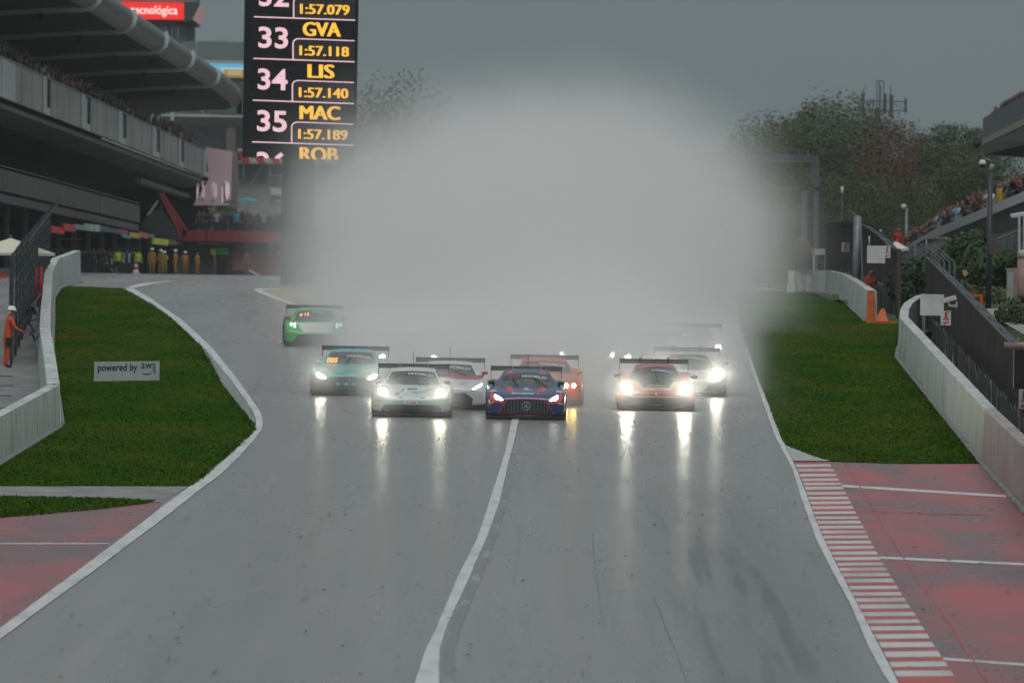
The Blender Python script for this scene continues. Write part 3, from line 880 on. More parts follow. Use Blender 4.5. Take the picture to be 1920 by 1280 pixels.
# security camera at the fence
c = W(1776, 563, 171)
t = thing('security_camera', 'white bullet security camera on a bracket beside the blank board at the long barrier', 'camera', c)
MB().bar(c + Vector((-.14, -.06, -.02)), c + Vector((.24, .05, .09)), .13, .12).build('housing', MATS['camera_white'], t)
MB().tube([c + Vector((.02, 0, -.03)), c + Vector((.08, 0, -.16)), c + Vector((.27, .03, -.16))], .03, 8).build('arm', MATS['camera_white'], t, True)
MB().box(c + Vector((.25, 0, -.2)), c + Vector((.29, .08, -.04))).build('mount_plate', MATS['camera_white'], t)
mb = MB()
z0 = GX(1795, 171.5); q = c + Vector((.29, .05, -.1)); mb.bar(q, Vector((q.x, q.y, zg(q.y))), .05); mb.build('mount_post', M_DARKSTEEL, t)
# black wrapped tyre stack behind the wall
p = GX(1731, 181); p.x = W(1731, 610, 181).x
t = thing('tyre_stack', 'shiny black wrapped tyre stack tucked behind the bend of the long barrier', 'tyre stack', p)
for k in range(4):
    MB().lathe([(.17, 0), (.26, .05), (.29, .16), (.27, .25), (.18, .29)], p + Vector((rnd.uniform(-.02, .02), 0, .29 * k)), 18).build('tyre', mat('shiny_black', (.01, .01, .011), .25), t, True)
# metal pipe and black box at the right edge
t = thing('pipe_gantry_box', 'rusty horizontal pipe carrying a black box at the right edge of the frame', 'box', GX(1915, 127))
a, b = W(1883, 648, 127), W(1990, 648, 127)
MB().tube([a, b], .075, 12).build('pipe', mat('rusty_pale_pipe', (.30, .26, .22), .6, c2=(.16, .10, .07), scale=5), t, True)
q0, q1 = W(1901, 728, 127.5), W(1990, 656, 127.5)
MB().box((q0.x, q0.y, q0.z), (q1.x, q0.y + .5, q1.z)).build('box', M_BLACK, t)
MB().tube([W(1909, 632, 127), W(1909, 648, 127)], .02, 6).build('pin', mat('brass_pin', (.3, .24, .12), .5), t)
MB().tube([Vector((q1.x - .3, q0.y + .25, q0.z)), Vector((q1.x - .3, q0.y + .25, zg(q0.y)))], .05, 8).build('leg', M_DARKSTEEL, t)

# ------------------------------------------------------------------ right bank, lower stand
M_BANK = mat('weedy_bank', (.028, .045, .014), .95, c2=(.085, .09, .04), scale=.5, lo=.35, hi=.7, bump=.6, bscale=3, detail=9)
rows = []
for i in range(44):
    d = 90 + 6 * i
    row = []
    for j in range(12):
        x = 14.2 + (d - 150) * -.004 + j * 1.3 * (1 if j < 9 else 2.5)
        if d < 210: x = max(x, 13.2)
        hgt = min(1, max(0, (j - 1) / 7)) ** 1.3 * 2.6 + .15 * math.sin(i * 1.7 + j)
        row.append(Vector((x, K * d, zg(K * d) + max(.01, hgt * min(1, max(.25, (d - 146) / 40))) + .012)))
    rows.append(row)
kind(MB().grid(rows).build('weedy_bank', M_BANK, smooth=True))
gp = [(1690, 560), (1735, 560), (1735, 590), (1690, 590)]
kind(MB().grid([[GX(x, d, .02) + Vector((0, 0, 0)) for x in (1684, 1700, 1740)] for d in (206, 225, 250, 280)]).build('gravel_track', M_GRAVEL))
rows = []
for f in [i / 8 for i in range(9)]:
    a = W(1842 + 110 * f, 580 + 62 * f, 188 - 38 * f); rows.append([a + Vector((-.1, 0, .02)), a + Vector((.95, 0, .06))])
o = kind(MB().grid(rows).build('gravel_path', M_GRAVEL))
blz = lambda px, py, d, rx, ry, rz: (W(px, py, d), (rx, ry, rz))
gb = 'bushes on the right bank'
bush('ivy_hedge', 'dark ivy hedge under the grey ramp wall right of the rounded brown fence', [blz(1700, 535, 232, .8, 2, .8), blz(1722, 528, 230, .9, 2, 1.0), blz(1745, 522, 228, .8, 2, 1.1), blz(1700, 552, 228, .7, 1.5, .45)], FI, 2600, .10, 61, gb)
bush('ivy_bush', 'green climbing bush spilling over the rail below the lower stand', [blz(1786, 482, 228, .55, 2, .6), blz(1806, 468, 226, .5, 2, .6), blz(1828, 456, 222, .5, 2, .55), blz(1808, 500, 226, .7, 2, .6), blz(1784, 512, 228, .6, 2, .5), blz(1835, 485, 220, .6, 2, .7), blz(1770, 500, 232, .4, 2, .5)], FI, 5200, .11, 62, gb)
bush('ivy_bush', 'green weeds at the foot of the barred fence beside the camera post', [blz(1872, 505, 205, 1.0, 2, .6), blz(1890, 498, 205, .7, 2, .5), blz(1845, 522, 207, .8, 1.5, .5)], FI, 2200, .09, 63, gb)
bush('roadside_bush', 'leafy bush beside the pale gravel path at the right edge', [blz(1902, 588, 172, .55, 1.0, .38), blz(1922, 580, 170, .5, 1.0, .45), blz(1884, 594, 174, .35, .8, .25)], FG, 1800, .06, 64, gb)
bush('roadside_bush', 'low weeds on the bank around the orange machine', [blz(1800, 545, 205, .9, 2, .35), blz(1862, 553, 195, .9, 2, .3), blz(1830, 535, 210, 1.1, 2, .35)], FY, 2200, .07, 65, gb)

# orange machine, warning lamps, cabinet and pink column on the bank
c = W(1829, 575, 190)
t = thing('orange_machine', 'orange steel frame machine behind the long brown fence', 'machine', c - Vector((0, 0, .4)))
for a, b in (((-.22, 0, .32), (.22, 0, .40)), ((.13, -.1, -.5), (.23, .1, .4)), ((-.22, 0, .0), (.13, .05, .12)), ((-.22, -.05, -.5), (-.13, .06, .4))):
    MB().box(c + Vector(a), c + Vector((b[0], b[1] + .1, b[2]))).build('frame_member', M_ORANGE, t)
for px, m, lb in ((1799, M_BLACK, 'round black lamp head on a thin pole next to a yellow lamp'), (1808.5, mat('amber_lens', (.50, .36, .12), .4), 'round yellow lamp on a thin pole above the long brown fence')):
    c = W(px, 512 if px > 1800 else 515, 201)
    t = thing('warning_lamp', lb, 'lamp', GX(px, 201))
    MB().tube([c + Vector((0, -.05, 0)), c + Vector((0, .06, 0))], .105 if px > 1800 else .13, 18).build('lamp_head', m, t)
    MB().tube([c + Vector((0, .03, -.1)), Vector((c.x, c.y + .03, zg(c.y)))], .022, 6).build('pole', M_DARKSTEEL, t)
c = W(1896, 545, 176)
t = thing('electrical_cabinet', 'pale grey electrical cabinet beside the pink column at the right edge', 'cabinet', c)
MB().box(c + Vector((-.12, 0, -.25)), c + Vector((.16, .4, .62))).build('case', mat('cabinet_grey', (.26, .28, .27), .5), t)
MB().box(c + Vector((-.10, -.012, .05)), c + Vector((.14, -.002, .55))).build('door', mat('cabinet_door_grey', (.30, .32, .31), .5), t)
MB().box(c + Vector((-.14, -.02, .62)), c + Vector((.18, .42, .66))).build('lid', MATS['cabinet_grey'], t)
c = W(1917, 560, 172)
t = thing('pink_column', 'faded pink concrete column with a pale perforated cap at the right edge', 'column', c)
MB().tube([c + Vector((0, 0, -.5)), c + Vector((0, 0, 1.15))], .16, 14).build('shaft', mat('faded_pink', (.34, .20, .19), .7, c2=(.25, .16, .15), scale=4), t, True)
MB().lathe([(.165, 1.152), (.17, 1.3), (.13, 1.38), (.03, 1.4)], c, 14).build('cap', mat('pale_cap', (.38, .34, .33), .6), t, True)
c = W(1904, 560, 173); MB().box(c + Vector((-.05, 0, -.2)), c + Vector((.12, .3, .9))).build('back_slab', MATS['faded_pink'], t)

# lower stand on the right
M_WRAIL = mat('white_rail', (.42, .44, .44), .45)
st = thing('lower_stand', 'lower right grandstand terrace with white rails, grey ramp wall and barred fence', 'grandstand', GX(1800, 250))
def line_d(pts, n):
    out = []
    for i in range(n + 1):
        f = i / n * (len(pts) - 1); k = min(int(f), len(pts) - 2); g = f - k
        a, b = pts[k], pts[k + 1]
        out.append(W(a[0], a[1], a[2]).lerp(W(b[0], b[1], b[2]), g))
    return out
r0 = line_d([(1696, 470, 335), (1752, 437, 300), (1935, 362, 232)], 12)
for a, b in zip(r0, r0[1:]):
    MB().bar(a, b, .10, .34).build('rail_board', M_WRAIL, st)
r1 = line_d([(1758, 446, 297), (1935, 374, 231)], 8)
for a, b in zip(r1, r1[1:]):
    MB().bar(a + Vector((-.25, 0, 0)), b + Vector((-.25, 0, 0)), .07, .12).build('rail_pipe', M_WRAIL, st)
for a, b in zip(r0, r0[1:]):
    MB().slab([a + Vector((.12, 0, -.2)), b + Vector((.12, 0, -.2)), b + Vector((.12, 0, -2.2)), a + Vector((.12, 0, -2.2))], (.15, 0, 0)).build('front_wall', mat('terrace_front', (.06, .062, .06), .8), st)
# terrace steps behind the rail
mb = MB()
for k in range(8):
    for a, b in zip(r0, r0[1:]):
        off = Vector((.9 * k, 0, .42 * k - 1.15))
        mb.hexa([a + off + Vector((0, 0, -3.5)), a + off + Vector((.9, 0, -3.5)), b + off + Vector((.9, 0, -3.5)), b + off + Vector((0, 0, -3.5)),
                 a + off, a + off + Vector((.9, 0, 0)), b + off + Vector((.9, 0, 0)), b + off])
mb.build('terrace_steps', mat('terrace_concrete', (.12, .12, .115), .8), st)
ramp = [W(1684, 500, 262), W(1690, 474, 262), W(1737, 446, 252), W(1775, 446, 245), W(1775, 480, 245), W(1735, 508, 250)]
MB().slab(ramp, (.3, .2, 0)).build('ramp_wall', mat('grey_ramp_concrete', (.20, .20, .20), .8, c2=(.15, .15, .15), scale=1), st)
MB().bar(ramp[1], ramp[2], .06, .08).build('hand_rail', M_WRAIL, st)
MB().bar(ramp[2], ramp[3], .06, .08).build('hand_rail', M_WRAIL, st)
for px in (1716, 1737, 1755):
    MB().bar(W(px, 448 if px > 1720 else 456, 250), W(px, 480, 250), .05).build('rail_post', M_WRAIL, st)
for i in range(26):
    px = 1862 + i * 3.6; d = 214 - i * .7
    tp = 452 - (px - 1862) * .40
    MB().bar(W(px, tp, d), W(px, tp + 95, d), .035 if i % 5 else .06).build('fence_bar', mat('grey_bar', (.15, .17, .175), .5), st)
a, b = W(1860, 452, 214), W(1955, 414, 195)
MB().bar(a, b, .06).build('fence_rail', MATS['grey_bar'], st)
q = [W(1860, 455, 216), W(1955, 418, 197), W(1955, 530, 197), W(1860, 545, 216)]
MB().slab(q, (.1, .15, 0)).build('back_panel', mat('dark_blue_grey', (.045, .055, .065), .8), st)
sh = thing('turnstile_shelter', 'small pale roofed shelter at the right edge below the lower stand', 'shelter', W(1915, 470, 190))
MB().slab([W(1898, 404, 190), W(1960, 393, 190), W(1960, 398, 190), W(1898, 409, 190)], (0, 1.2, .06)).build('roof', M_WRAIL, sh)
for px in (1911, 1920.5): MB().bar(W(px, 404, 190), W(px, 478, 190), .07).build('post', M_WRAIL, sh)
MB().slab([W(1908, 432, 190.5), W(1960, 430, 190.5), W(1960, 478, 190.5), W(1908, 480, 190.5)], (0, .1, 0)).build('lower_panel', M_STEEL, sh)
# pale parasol by the fence
def parasol(label, px, py, d, w, h, m, base_py=None):
    c = W(px, py, d)
    t = thing('parasol', label, 'parasol', Vector((c.x, c.y, zg(c.y))))
    n = 8; top = c + Vector((0, 0, h))
    rim = [c + Vector((w * math.cos(a), w * math.sin(a), 0)) for a in [2 * math.pi * k / n for k in range(n)]]
    mb = MB(); mb.add(rim + [top], [(k, (k + 1) % n, n) for k in range(n)])
    mb.add([r - Vector((0, 0, .1)) for r in rim] + rim, [(k, (k + 1) % n, (k + 1) % n + n, k + n) for k in range(n)])
    mb.build('canopy', m, t)
    MB().tube([Vector((c.x, c.y, zg(c.y))), top + Vector((0, 0, .1))], .04, 8).build('pole', M_STEEL, t)
    return t
M_CANV = mat('cream_canvas', (.60, .60, .50), .7)
parasol('cream parasol peeking out behind the rounded brown fence', 1680, 466, 245, .55, .3, M_CANV)
parasol('large cream parasol behind the left catch fence', 20, 474, 222, 1.65, .55, M_CANV)

# ------------------------------------------------------------------ upper stand on the right
us = thing('upper_stand', 'upper right grandstand deck with a pale stripe and dark underside', 'grandstand', W(1880, 300, 400))
U = [(1843, 217, 440), (1990, 130, 330)]
def ub(px, py, d, t): return W(px, py, d)
pA, pB = W(1843, 222, 440), W(1985, 143, 330)
qA, qB = W(1842, 262, 440), W(1985, 190, 330)
sA, sB = W(1842, 272, 440), W(1985, 205, 330)
bA, bB = W(1846, 290, 440), W(1985, 255, 330)
MB().slab([pA, pB, qB, qA], (.3, .3, 0)).build('parapet', mat('grey_blue_parapet', (.11, .125, .14), .7, c2=(.14, .15, .16), scale=.6), us)
MB().slab([qA - Vector((.05, 0, 0)), qB - Vector((.05, 0, 0)), sB - Vector((.05, 0, 0)), sA - Vector((.05, 0, 0))], (.3, .3, 0)).build('pale_stripe', mat('pale_yellow_stripe', (.34, .32, .24), .6), us)
MB().slab([sA, sB, bB, bA], (.3, .3, 0)).build('fascia', mat('brown_grey_fascia', (.10, .095, .095), .7), us)
MB().hexa([bA, bB, bB + Vector((14, 3, -.8)), bA + Vector((14, 3, -.8)), bA + Vector((0, 0, .3)), bB + Vector((0, 0, .3)), bB + Vector((14, 3, .3)), bA + Vector((14, 3, .3))]).build('underside', mat('dark_soffit', (.03, .033, .036), .9), us)
mb = MB()
for k in range(7):
    off = Vector((.35 + .9 * k, 0, .5 * k - .95)); e = Vector((.9, 0, 0)); dn = Vector((0, 0, -1.2))
    mb.hexa([pA + off + dn, pA + off + e + dn, pB + off + e + dn, pB + off + dn, pA + off, pA + off + e, pB + off + e, pB + off])
mb.build('seating_steps', MATS['terrace_concrete'], us)
MB().lathe([(.02, .25), (.18, .2), (.26, 0), (.18, -.25), (.02, -.3)], W(1831, 270, 440), 12).build('loudspeaker', M_BLACK, us, True)
MB().bar(W(1831, 265, 440), W(1845, 262, 440), .08).build('loudspeaker_arm', M_BLACK, us)

# ------------------------------------------------------------------ antenna mast and start gantry
M_ANT = mat('mast_steel', (.06, .075, .08), .6)
mt = thing('antenna_mast', 'telecom mast with a frame of panel antennas rising behind the trees', 'mast', GX(1648, 700))
dA = 700
def av(px, py): return W(px, py, dA)
for px in (1644, 1649, 1656.5):
    MB().bar(av(px, 152), av(px, 212), .10).build('mast_rod', M_ANT, mt)
MB().bar(av(1645, 205), GX(1648, dA), .65).build('mast_shaft', M_ANT, mt)
for py in (189, 206):
    MB().bar(av(1611, py), av(1699, py + 2), .12).build('cross_beam', M_ANT, mt)
MB().bar(av(1644, 152), av(1657, 153), .1).build('top_bar', M_ANT, mt)
for px, y0, y1, w in ((1611, 185, 210, .12), (1617, 176, 212, .35), (1620, 164, 212, .1), (1631, 185, 206, .1), (1637, 186, 206, .12), (1659, 176, 214, .42), (1671, 178, 220, .45), (1670, 161, 180, .1), (1698, 185, 211, .28), (1650, 160, 210, .2)):
    MB().bar(av(px, y0), av(px, y1), w).build('panel_antenna' if w > .25 else 'rod_antenna', M_ANT, mt)
for a, b in (((1620, 206), (1637, 190)), ((1671, 193), (1698, 206)), ((1640, 206), (1652, 186))): MB().bar(av(*a), av(*b), .08).build('brace', M_ANT, mt)

M_GAN = mat('gantry_grey', (.11, .12, .125), .55, c2=(.085, .095, .10), scale=.8)
gn = thing('start_gantry', 'grey steel start gantry half hidden by the spray cloud', 'gantry', GX(1525, 372))
dG = 372
gz = lambda px: GX(px, dG)
for a, b in (((640, 281), (1535, 295)), ((640, 288), (1535, 303))): MB().bar(W(*a, dG), W(*b, dG), .35, .22).build('top_beam', M_GAN, gn)
MB().bar(W(640, 340, dG), W(1535, 354, dG), .3, .14).build('lower_beam', M_GAN, gn)
for px in (1508, 1530, 640, 662):
    p = gz(px); p.x = W(px, 400, dG).x; MB().bar(p, Vector((p.x, p.y, W(px, (295 if px == 1530 else 352) if px > 1000 else 285, dG).z)), .34 if px != 1530 else .30, .3, up=(0, 1, 0)).build('leg', M_GAN, gn)
for px in range(700, 1500, 80):
    MB().bar(W(px, 284 + (px - 640) * .0156, dG), W(px, 341 + (px - 640) * .0156, dG), .12).build('strut', M_GAN, gn)
for px in (1475, 1490, 1515): MB().bar(W(px, 288, dG), W(px + 3, 294, dG), .2).build('light_box', M_GAN, gn)
a, b = W(1519, 307, dG), W(1533, 345, dG)
MB().box((a.x, a.y - .1, b.z), (b.x, a.y + .1, a.z)).build('side_panel', M_GAN, gn)
p = GX(1505, 330); p.x = W(1505, 460, 330).x
tag(MB().tube([p, p + Vector((0, 0, 2.1)), p + Vector((0, 0, 2.6)), p + Vector((0, 0, 2.75))], [.55, .5, .35, .1], 14).build('tree_stump_cover', M_WOOD, None, True), 'dark rounded cover at the foot of the start gantry beside the spray', 'cover')
t = thing('guard_rail', 'white double guard rail between the start gantry and the rounded brown fence', 'rail', GX(1538, 340))
for py in (469, 475): MB().bar(W(1522, py, 340), W(1553, py, 340), .08, .14).build('rail', M_WRAIL, t)
for px in (1526, 1548):
    q = W(px, 468, 340); MB().bar(q, Vector((q.x, q.y, zg(q.y))), .08).build('post', M_WRAIL, t)
# ------------------------------------------------------------------ pit building on the left
_vx, _vy = unroll(1100, 610)
PD0 = 389.7
PDIR = Vector(((_vx - 960) / 11250, K, (VH - _vy) / 11250))
def PL(py, d, a=0.0, dz=0.0):
    """a point on the pit building: height of pixel row py at the left frame edge, distance d, a metres in front of the facade"""
    return W(0, py, PD0) + PDIR * (d - PD0) + Vector((a, 0, dz))
def pd(px, a=0.0):
    return (PD0 * 1100 - a * 11250) / (1100 - px)
def pslab(mb, y0, y1, d0, d1, a, th=.3, mi=0):
    q = [PL(y1, d0, a), PL(y1, d1, a), PL(y0, d1, a), PL(y0, d0, a)]
    return mb.slab(q, (-th, 0, 0), mi)
pb = thing('pit_building', 'long dark pit building with a ribbed curved canopy and pale concrete parapet', 'building', PL(520, 450, 0))
M_PAR = mat('parapet_concrete', (.42, .41, .395), .75, c2=(.33, .325, .315), scale=.35, stretch=(1, .3, 1))
M_PARL = mat('parapet_pale', (.58, .62, .62), .7, c2=(.50, .54, .54), scale=.4)
M_GLASS = mat('dark_glass', (.05, .065, .07), .15, c2=(.08, .1, .1), scale=.5)
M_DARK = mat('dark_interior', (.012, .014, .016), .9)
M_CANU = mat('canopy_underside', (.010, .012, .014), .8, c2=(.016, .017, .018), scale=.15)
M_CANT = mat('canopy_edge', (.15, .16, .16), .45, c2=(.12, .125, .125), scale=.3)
M_RIB = mat('canopy_rib', (.50, .55, .57), .5)
bx = [-260, -120, -40, 30, 95, 170, 237, 300, 345, 392]
for i, (x0, x1) in enumerate(zip(bx, bx[1:])):
    d0, d1 = pd(x0), pd(x1)
    L_ = d1 - d0
    e1 = d1 - L_ * (.27 if i > 2 else 0)
    for k in range(5):
        a0, a1 = d0 + .15 + (e1 - d0 - .15) * k / 5, d0 + .15 + (e1 - d0 - .15) * (k + 1) / 5
        pslab(MB(), 107, 181, a0 + .06, a1 - .06, (k % 2) * .03).build('parapet_panel', M_PARL if i <= 2 else M_PAR, pb)
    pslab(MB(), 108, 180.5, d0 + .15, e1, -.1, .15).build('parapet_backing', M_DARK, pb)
    if i > 2:
        pslab(MB(), 107, 181, d1 - L_ * .27 + .1, d1 - L_ * .17, .12).build('parapet_rib', M_PARL, pb)
        pslab(MB(), 109, 165, d1 - L_ * .17 + .1, d1 - .1, -.15).build('glass_slit', M_GLASS, pb)
        pslab(MB(), 165.5, 181, d1 - L_ * .17 + .1, d1 - .1, 0).build('parapet_panel', M_PARL, pb)
pslab(MB(), 104.5, 106.8, pd(-260), 604, .1, .5).build('coping', mat('pale_coping', (.30, .30, .29), .6), pb)
# deck, soffit, recess
pslab(MB(), 181.4, 196, pd(-260), 606, -.6, .4).build('deck_edge', mat('dark_deck_edge', (.05, .055, .058), .8), pb)
q = lambda d: [PL(196.2, d, .3), PL(205, d, .3), PL(216, d, -2.2), PL(216, d, -9)]
mb = MB(); mb.grid([q(pd(-260))[1:3], q(606)[1:3]]); mb.grid([[PL(196.2, pd(-260), .3), PL(205, pd(-260), .3)], [PL(196.2, 612, .3), PL(205, 612, .3)]])
mb.build('soffit', mat('soffit_plaster', (.12, .105, .10), .8, c2=(.10, .09, .085), scale=.2), pb)
mb = MB(); mb.grid([q(pd(-260))[2:4], q(606)[2:4]]); mb.build('inner_soffit', M_DARK, pb)  # deep part of the soffit, its shade put into a near-black colour
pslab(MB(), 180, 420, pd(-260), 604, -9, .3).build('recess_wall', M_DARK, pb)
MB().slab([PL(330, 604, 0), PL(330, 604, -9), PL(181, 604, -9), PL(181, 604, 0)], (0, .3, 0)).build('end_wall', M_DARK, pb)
pslab(MB(), 232, 244, 535, 606, -1.6, .6).build('balcony_beam', mat('pale_beam', (.20, .195, .185), .7), pb)
bw = [pd(-260) + (511.5 - pd(-260)) * k / 14 for k in range(15)]
for k, (a0, a1) in enumerate(zip(bw, bw[1:])):
    pslab(MB(), 316, 357, a0 + .05, a1 - .05, (k % 2) * .02, .4).build('balcony_panel', mat('brown_grey_balcony', (.135, .118, .108), .8, c2=(.10, .09, .084), scale=.4), pb)
pslab(MB(), 309, 310.5, pd(-260), 511, .0, .08).build('balcony_handrail', M_STEEL, pb)
pslab(MB(), 357.3, 363.5, pd(-260), 511, -.5, 8).build('balcony_floor', mat('dark_deck_edge2', (.035, .038, .04), .8), pb)
pslab(MB(), 363.8, 379, pd(-260), 509, .1, .4).build('garage_lintel', mat('grey_lintel', (.105, .10, .10), .8), pb)
mb = MB()
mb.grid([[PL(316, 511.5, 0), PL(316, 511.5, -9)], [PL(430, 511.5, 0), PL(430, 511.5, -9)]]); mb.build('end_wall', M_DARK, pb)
mb = MB(); mb.slab([PL(390, pd(-260), -7), PL(390, 560, -7), Vector(PL(390, 560, -7)[:2] + (zg(K * 560) - .2,)), Vector(PL(390, pd(-260), -7)[:2] + (zg(K * 350) - .2,))], (-.3, 0, 0))
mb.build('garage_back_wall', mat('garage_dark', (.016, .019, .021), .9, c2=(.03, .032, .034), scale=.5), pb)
for k in range(14):
    d = 372 + 13 * k
    p = PL(400, d, -.2); MB().box((p.x - .3, p.y - .25, zg(p.y) - .1), (p.x, p.y + .25, PL(380, d).z)).build('garage_pier', mat('pier_grey', (.05, .052, .055), .8), pb)
# upper back wall, seats
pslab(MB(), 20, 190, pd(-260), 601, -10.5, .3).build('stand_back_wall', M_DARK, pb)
mb = MB()
for k in range(10):
    h = .42 * k - 1.05
    a0, a1 = -.35 - .95 * k, -.35 - .95 * (k + 1)
    d0, d1 = pd(-260), 600
    mb.hexa([PL(107, d0, a0, h - .9), PL(107, d1, a0, h - .9), PL(107, d1, a1, h - .9), PL(107, d0, a1, h - .9), PL(107, d0, a0, h), PL(107, d1, a0, h), PL(107, d1, a1, h), PL(107, d0, a1, h)])
mb.build('seating_steps', mat('seat_steps_dark', (.03, .032, .034), .85), pb)
# canopy: an extruded rounded wing
def canopy_prof(off=0.0):
    pts = [(-11, 20.6 + .55 - off), (-8, 20.75 + .55 - off), (-4, 21.1 + .55 - off), (0, 21.35 + .55 - off), (1.3, 21.4 + .55 - off)]
    for k in range(7):
        t = -math.pi / 2 + math.pi * k / 6
        pts.append((1.8 + (1.2 + off) * math.cos(t), 22.95 + (1.0 + off) * math.sin(t)))
    return pts + [(-2, 24.1 + off), (-11, 24.2 + off)]
def canopy_pt(a, z, d):
    p = PL(107, d, a); p.z = ZC + z - (d - PD0) * (_vy - VH) / 11250 ; return p
ds = [300, 360, 420, 480, 540, 590, 615, 632, 642]
sc_ = [1, 1, 1, 1, 1, 1, .97, .90, .80]
prof = canopy_prof()
rows = [[canopy_pt(-11 + (a + 11) * s, 23 + (z - 23) * (s if s < 1 else 1), d) for a, z in prof] for d, s in zip(ds, sc_)]
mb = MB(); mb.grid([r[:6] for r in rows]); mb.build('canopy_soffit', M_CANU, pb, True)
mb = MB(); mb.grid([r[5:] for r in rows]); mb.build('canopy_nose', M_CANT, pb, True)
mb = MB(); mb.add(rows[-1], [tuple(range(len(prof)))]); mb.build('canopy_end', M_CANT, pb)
for px in (60, 120, 185, 250, 310, 360, 408):
    d = pd(px, 3.1)
    p0, p1 = canopy_prof(.02), canopy_prof(.34)
    n = 10
    mb = MB()
    A = [canopy_pt(a, z, d) for a, z in p0[:n]]; B = [canopy_pt(a, z, d) for a, z in p1[:n]]
    C_ = [canopy_pt(a, z, d + .5) for a, z in p1[:n]]
    mb.grid([A, B]); mb.grid([B, C_]); mb.build('canopy_rib', M_RIB, pb)
    c = canopy_pt(-1.2, 21.2, d); MB().box(c + Vector((-.2, -.2, -.35)), c + Vector((.25, .2, .3))).build('speaker_box', M_BLACK, pb)

# team boards over the garages
gbd = 'team boards over the garages'
for x0, x1, y0, y1, c, lb in ((97, 115, 424, 438, (.55, .03, .03), 'red team board nearest the left catch fence'), (115, 121, 430, 439, (.5, .03, .03), 'small lower red board next to the first red team board'), (121, 142, 420, 434, (.6, .03, .035), 'bright red team board with a slanted edge'),
                           (140, 160, 421, 431, (.22, .33, .28), 'pale sea green team board'), (160, 188, 420, 434, (.36, .42, .36), 'whitish green team board'), (188, 206, 424, 435, (.04, .10, .10), 'dark petrol blue team board'),
                           (206, 222, 428, 437, (.04, .05, .13), 'navy team board'), (222, 240, 430, 440, (.28, .03, .05), 'dark red team board beside the navy one'), (230, 246, 440, 446.5, (.05, .28, .25), 'small turquoise team board'), (246, 262, 436, 446.5, (.52, .40, .06), 'amber yellow team board'),
                           (262, 279, 435, 446.5, (.50, .10, .03), 'orange red team board'), (279, 290, 438, 446, (.20, .20, .22), 'pale grey team board'), (288, 316, 447, 459.5, (.48, .62, .02), 'fluorescent lime team board'), (316, 342, 450, 460, (.14, .05, .05), 'dark maroon team board')):
    d0, d1 = pd(x0, .7), pd(x1, .7)
    sl = .0
    q = [W(x0, y1 - 2, d0), W(x1, y1 + 1, d1), W(x1, y0 + 2, d1), W(x0, y0 - 1, d0)]
    o = MB().slab(q, (-.15, 0, 0)).build('team_board', mat('board_%d_%d' % (x0, y0), tuple(min(.85, v * 1.7) for v in c), .5, c2=c, scale=.35)); tag(o, lb + ' over the garages', 'board', gbd)

# diagonal struts, dark pit stands in front of the garages
for i, (a, b) in enumerate((((207, 502), (223, 524)), ((216, 504), (232, 524)), ((174, 511), (182, 523)))):
    o = MB().bar(W(*a, 430), W(*b, 430), .1).build('diagonal_strut', M_STEEL); tag(o, ('upper', 'lower', 'short')[i] + ' pale diagonal strut leaning on the dark pit equipment', 'strut')
for i in range(7):
    px = 108 + 22 * i + rnd.uniform(-5, 5); d = 415 + 6 * i
    p = GX(px, d); w = rnd.uniform(.5, 1.1); h = rnd.uniform(1.3, 2.4)
    t = thing('pit_stand', ('first', 'second', 'third', 'fourth', 'fifth', 'sixth', 'seventh')[i] + ' dark pit wall stand counted from the left concrete wall', 'pit stand', p, 'pit wall stands')
    MB().box(p + Vector((-w, -.4, 0)), p + Vector((w, .4, h * .45))).build('cabinet', mat('pit_black', (.014, .017, .02), .5), t)
    MB().box(p + Vector((-w * 1.1, -.6, h)), p + Vector((w * 1.1, .6, h + .08))).build('roof', mat('pit_grey', (.05, .055, .06), .5), t)
    for s in (-1, 1): MB().box(p + Vector((s * w * .95 - .03, -.03, h * .45)), p + Vector((s * w * .95 + .03, .03, h))).build('post', M_DARKSTEEL, t)
# traffic cone
p = GX(251, 392)
t = thing('traffic_cone', 'tall red and white traffic cone at the pit lane exit', 'cone', p)
prof = [(.20, .06), (.165, .25), (.13, .45), (.10, .62), (.06, .85)]
MB().box(p + Vector((-.26, -.26, 0)), p + Vector((.26, .26, .06))).build('base', M_KWHT, t)
for k in range(4):
    MB().lathe([prof[k], prof[k + 1]], p, 14).build('band', M_KWHT if k % 2 == 0 else mat('cone_red', (.40, .03, .03), .5), t, True)

# ------------------------------------------------------------------ terrace building with the red parapet
M_RPAN = mat('crimson_panel', (.20, .018, .028), .55, c2=(.14, .014, .022), scale=.3)
tb = thing('terrace_building', 'low building with a crimson terrace parapet and pale red lower wall beside the timing tower', 'building', GX(450, 450))
dT = 450
def rect(mb, x0, y0, x1, y1, d, th=.4): return mb.slab([W(x0, y1, d), W(x1, y1 + (x1 - x0) * .0157, d), W(x1, y0 + (x1 - x0) * .0157, d), W(x0, y0, d)], (0, th, 0))
xs_ = [342, 392, 442, 492, 600]
for a, b in zip(xs_, xs_[1:]):
    rect(MB(), a + .3, 431 + (a - 342) * .0157, b - .3, 452 + (a - 342) * .0157, dT).build('parapet_panel', M_RPAN, tb)
MB().slab([W(297, 362, dT), W(306, 360, dT), W(352, 431, dT), W(342, 452, dT)], (0, .4, 0)).build('slanted_parapet', M_RPAN, tb)
MB().slab([W(292, 378, dT + 2), W(298, 376, dT + 2), W(282, 402, dT + 2), W(274, 405, dT + 2)], (0, .3, 0)).build('pale_strut', mat('pale_strut', (.24, .235, .225), .6), tb)
MB().slab([W(268, 415, dT + 3), W(300, 390, dT + 3), W(345, 452, dT + 3), W(268, 436, dT + 3)], (0, .3, 0)).build('stair_side', mat('stair_grey', (.03, .034, .04), .8), tb)
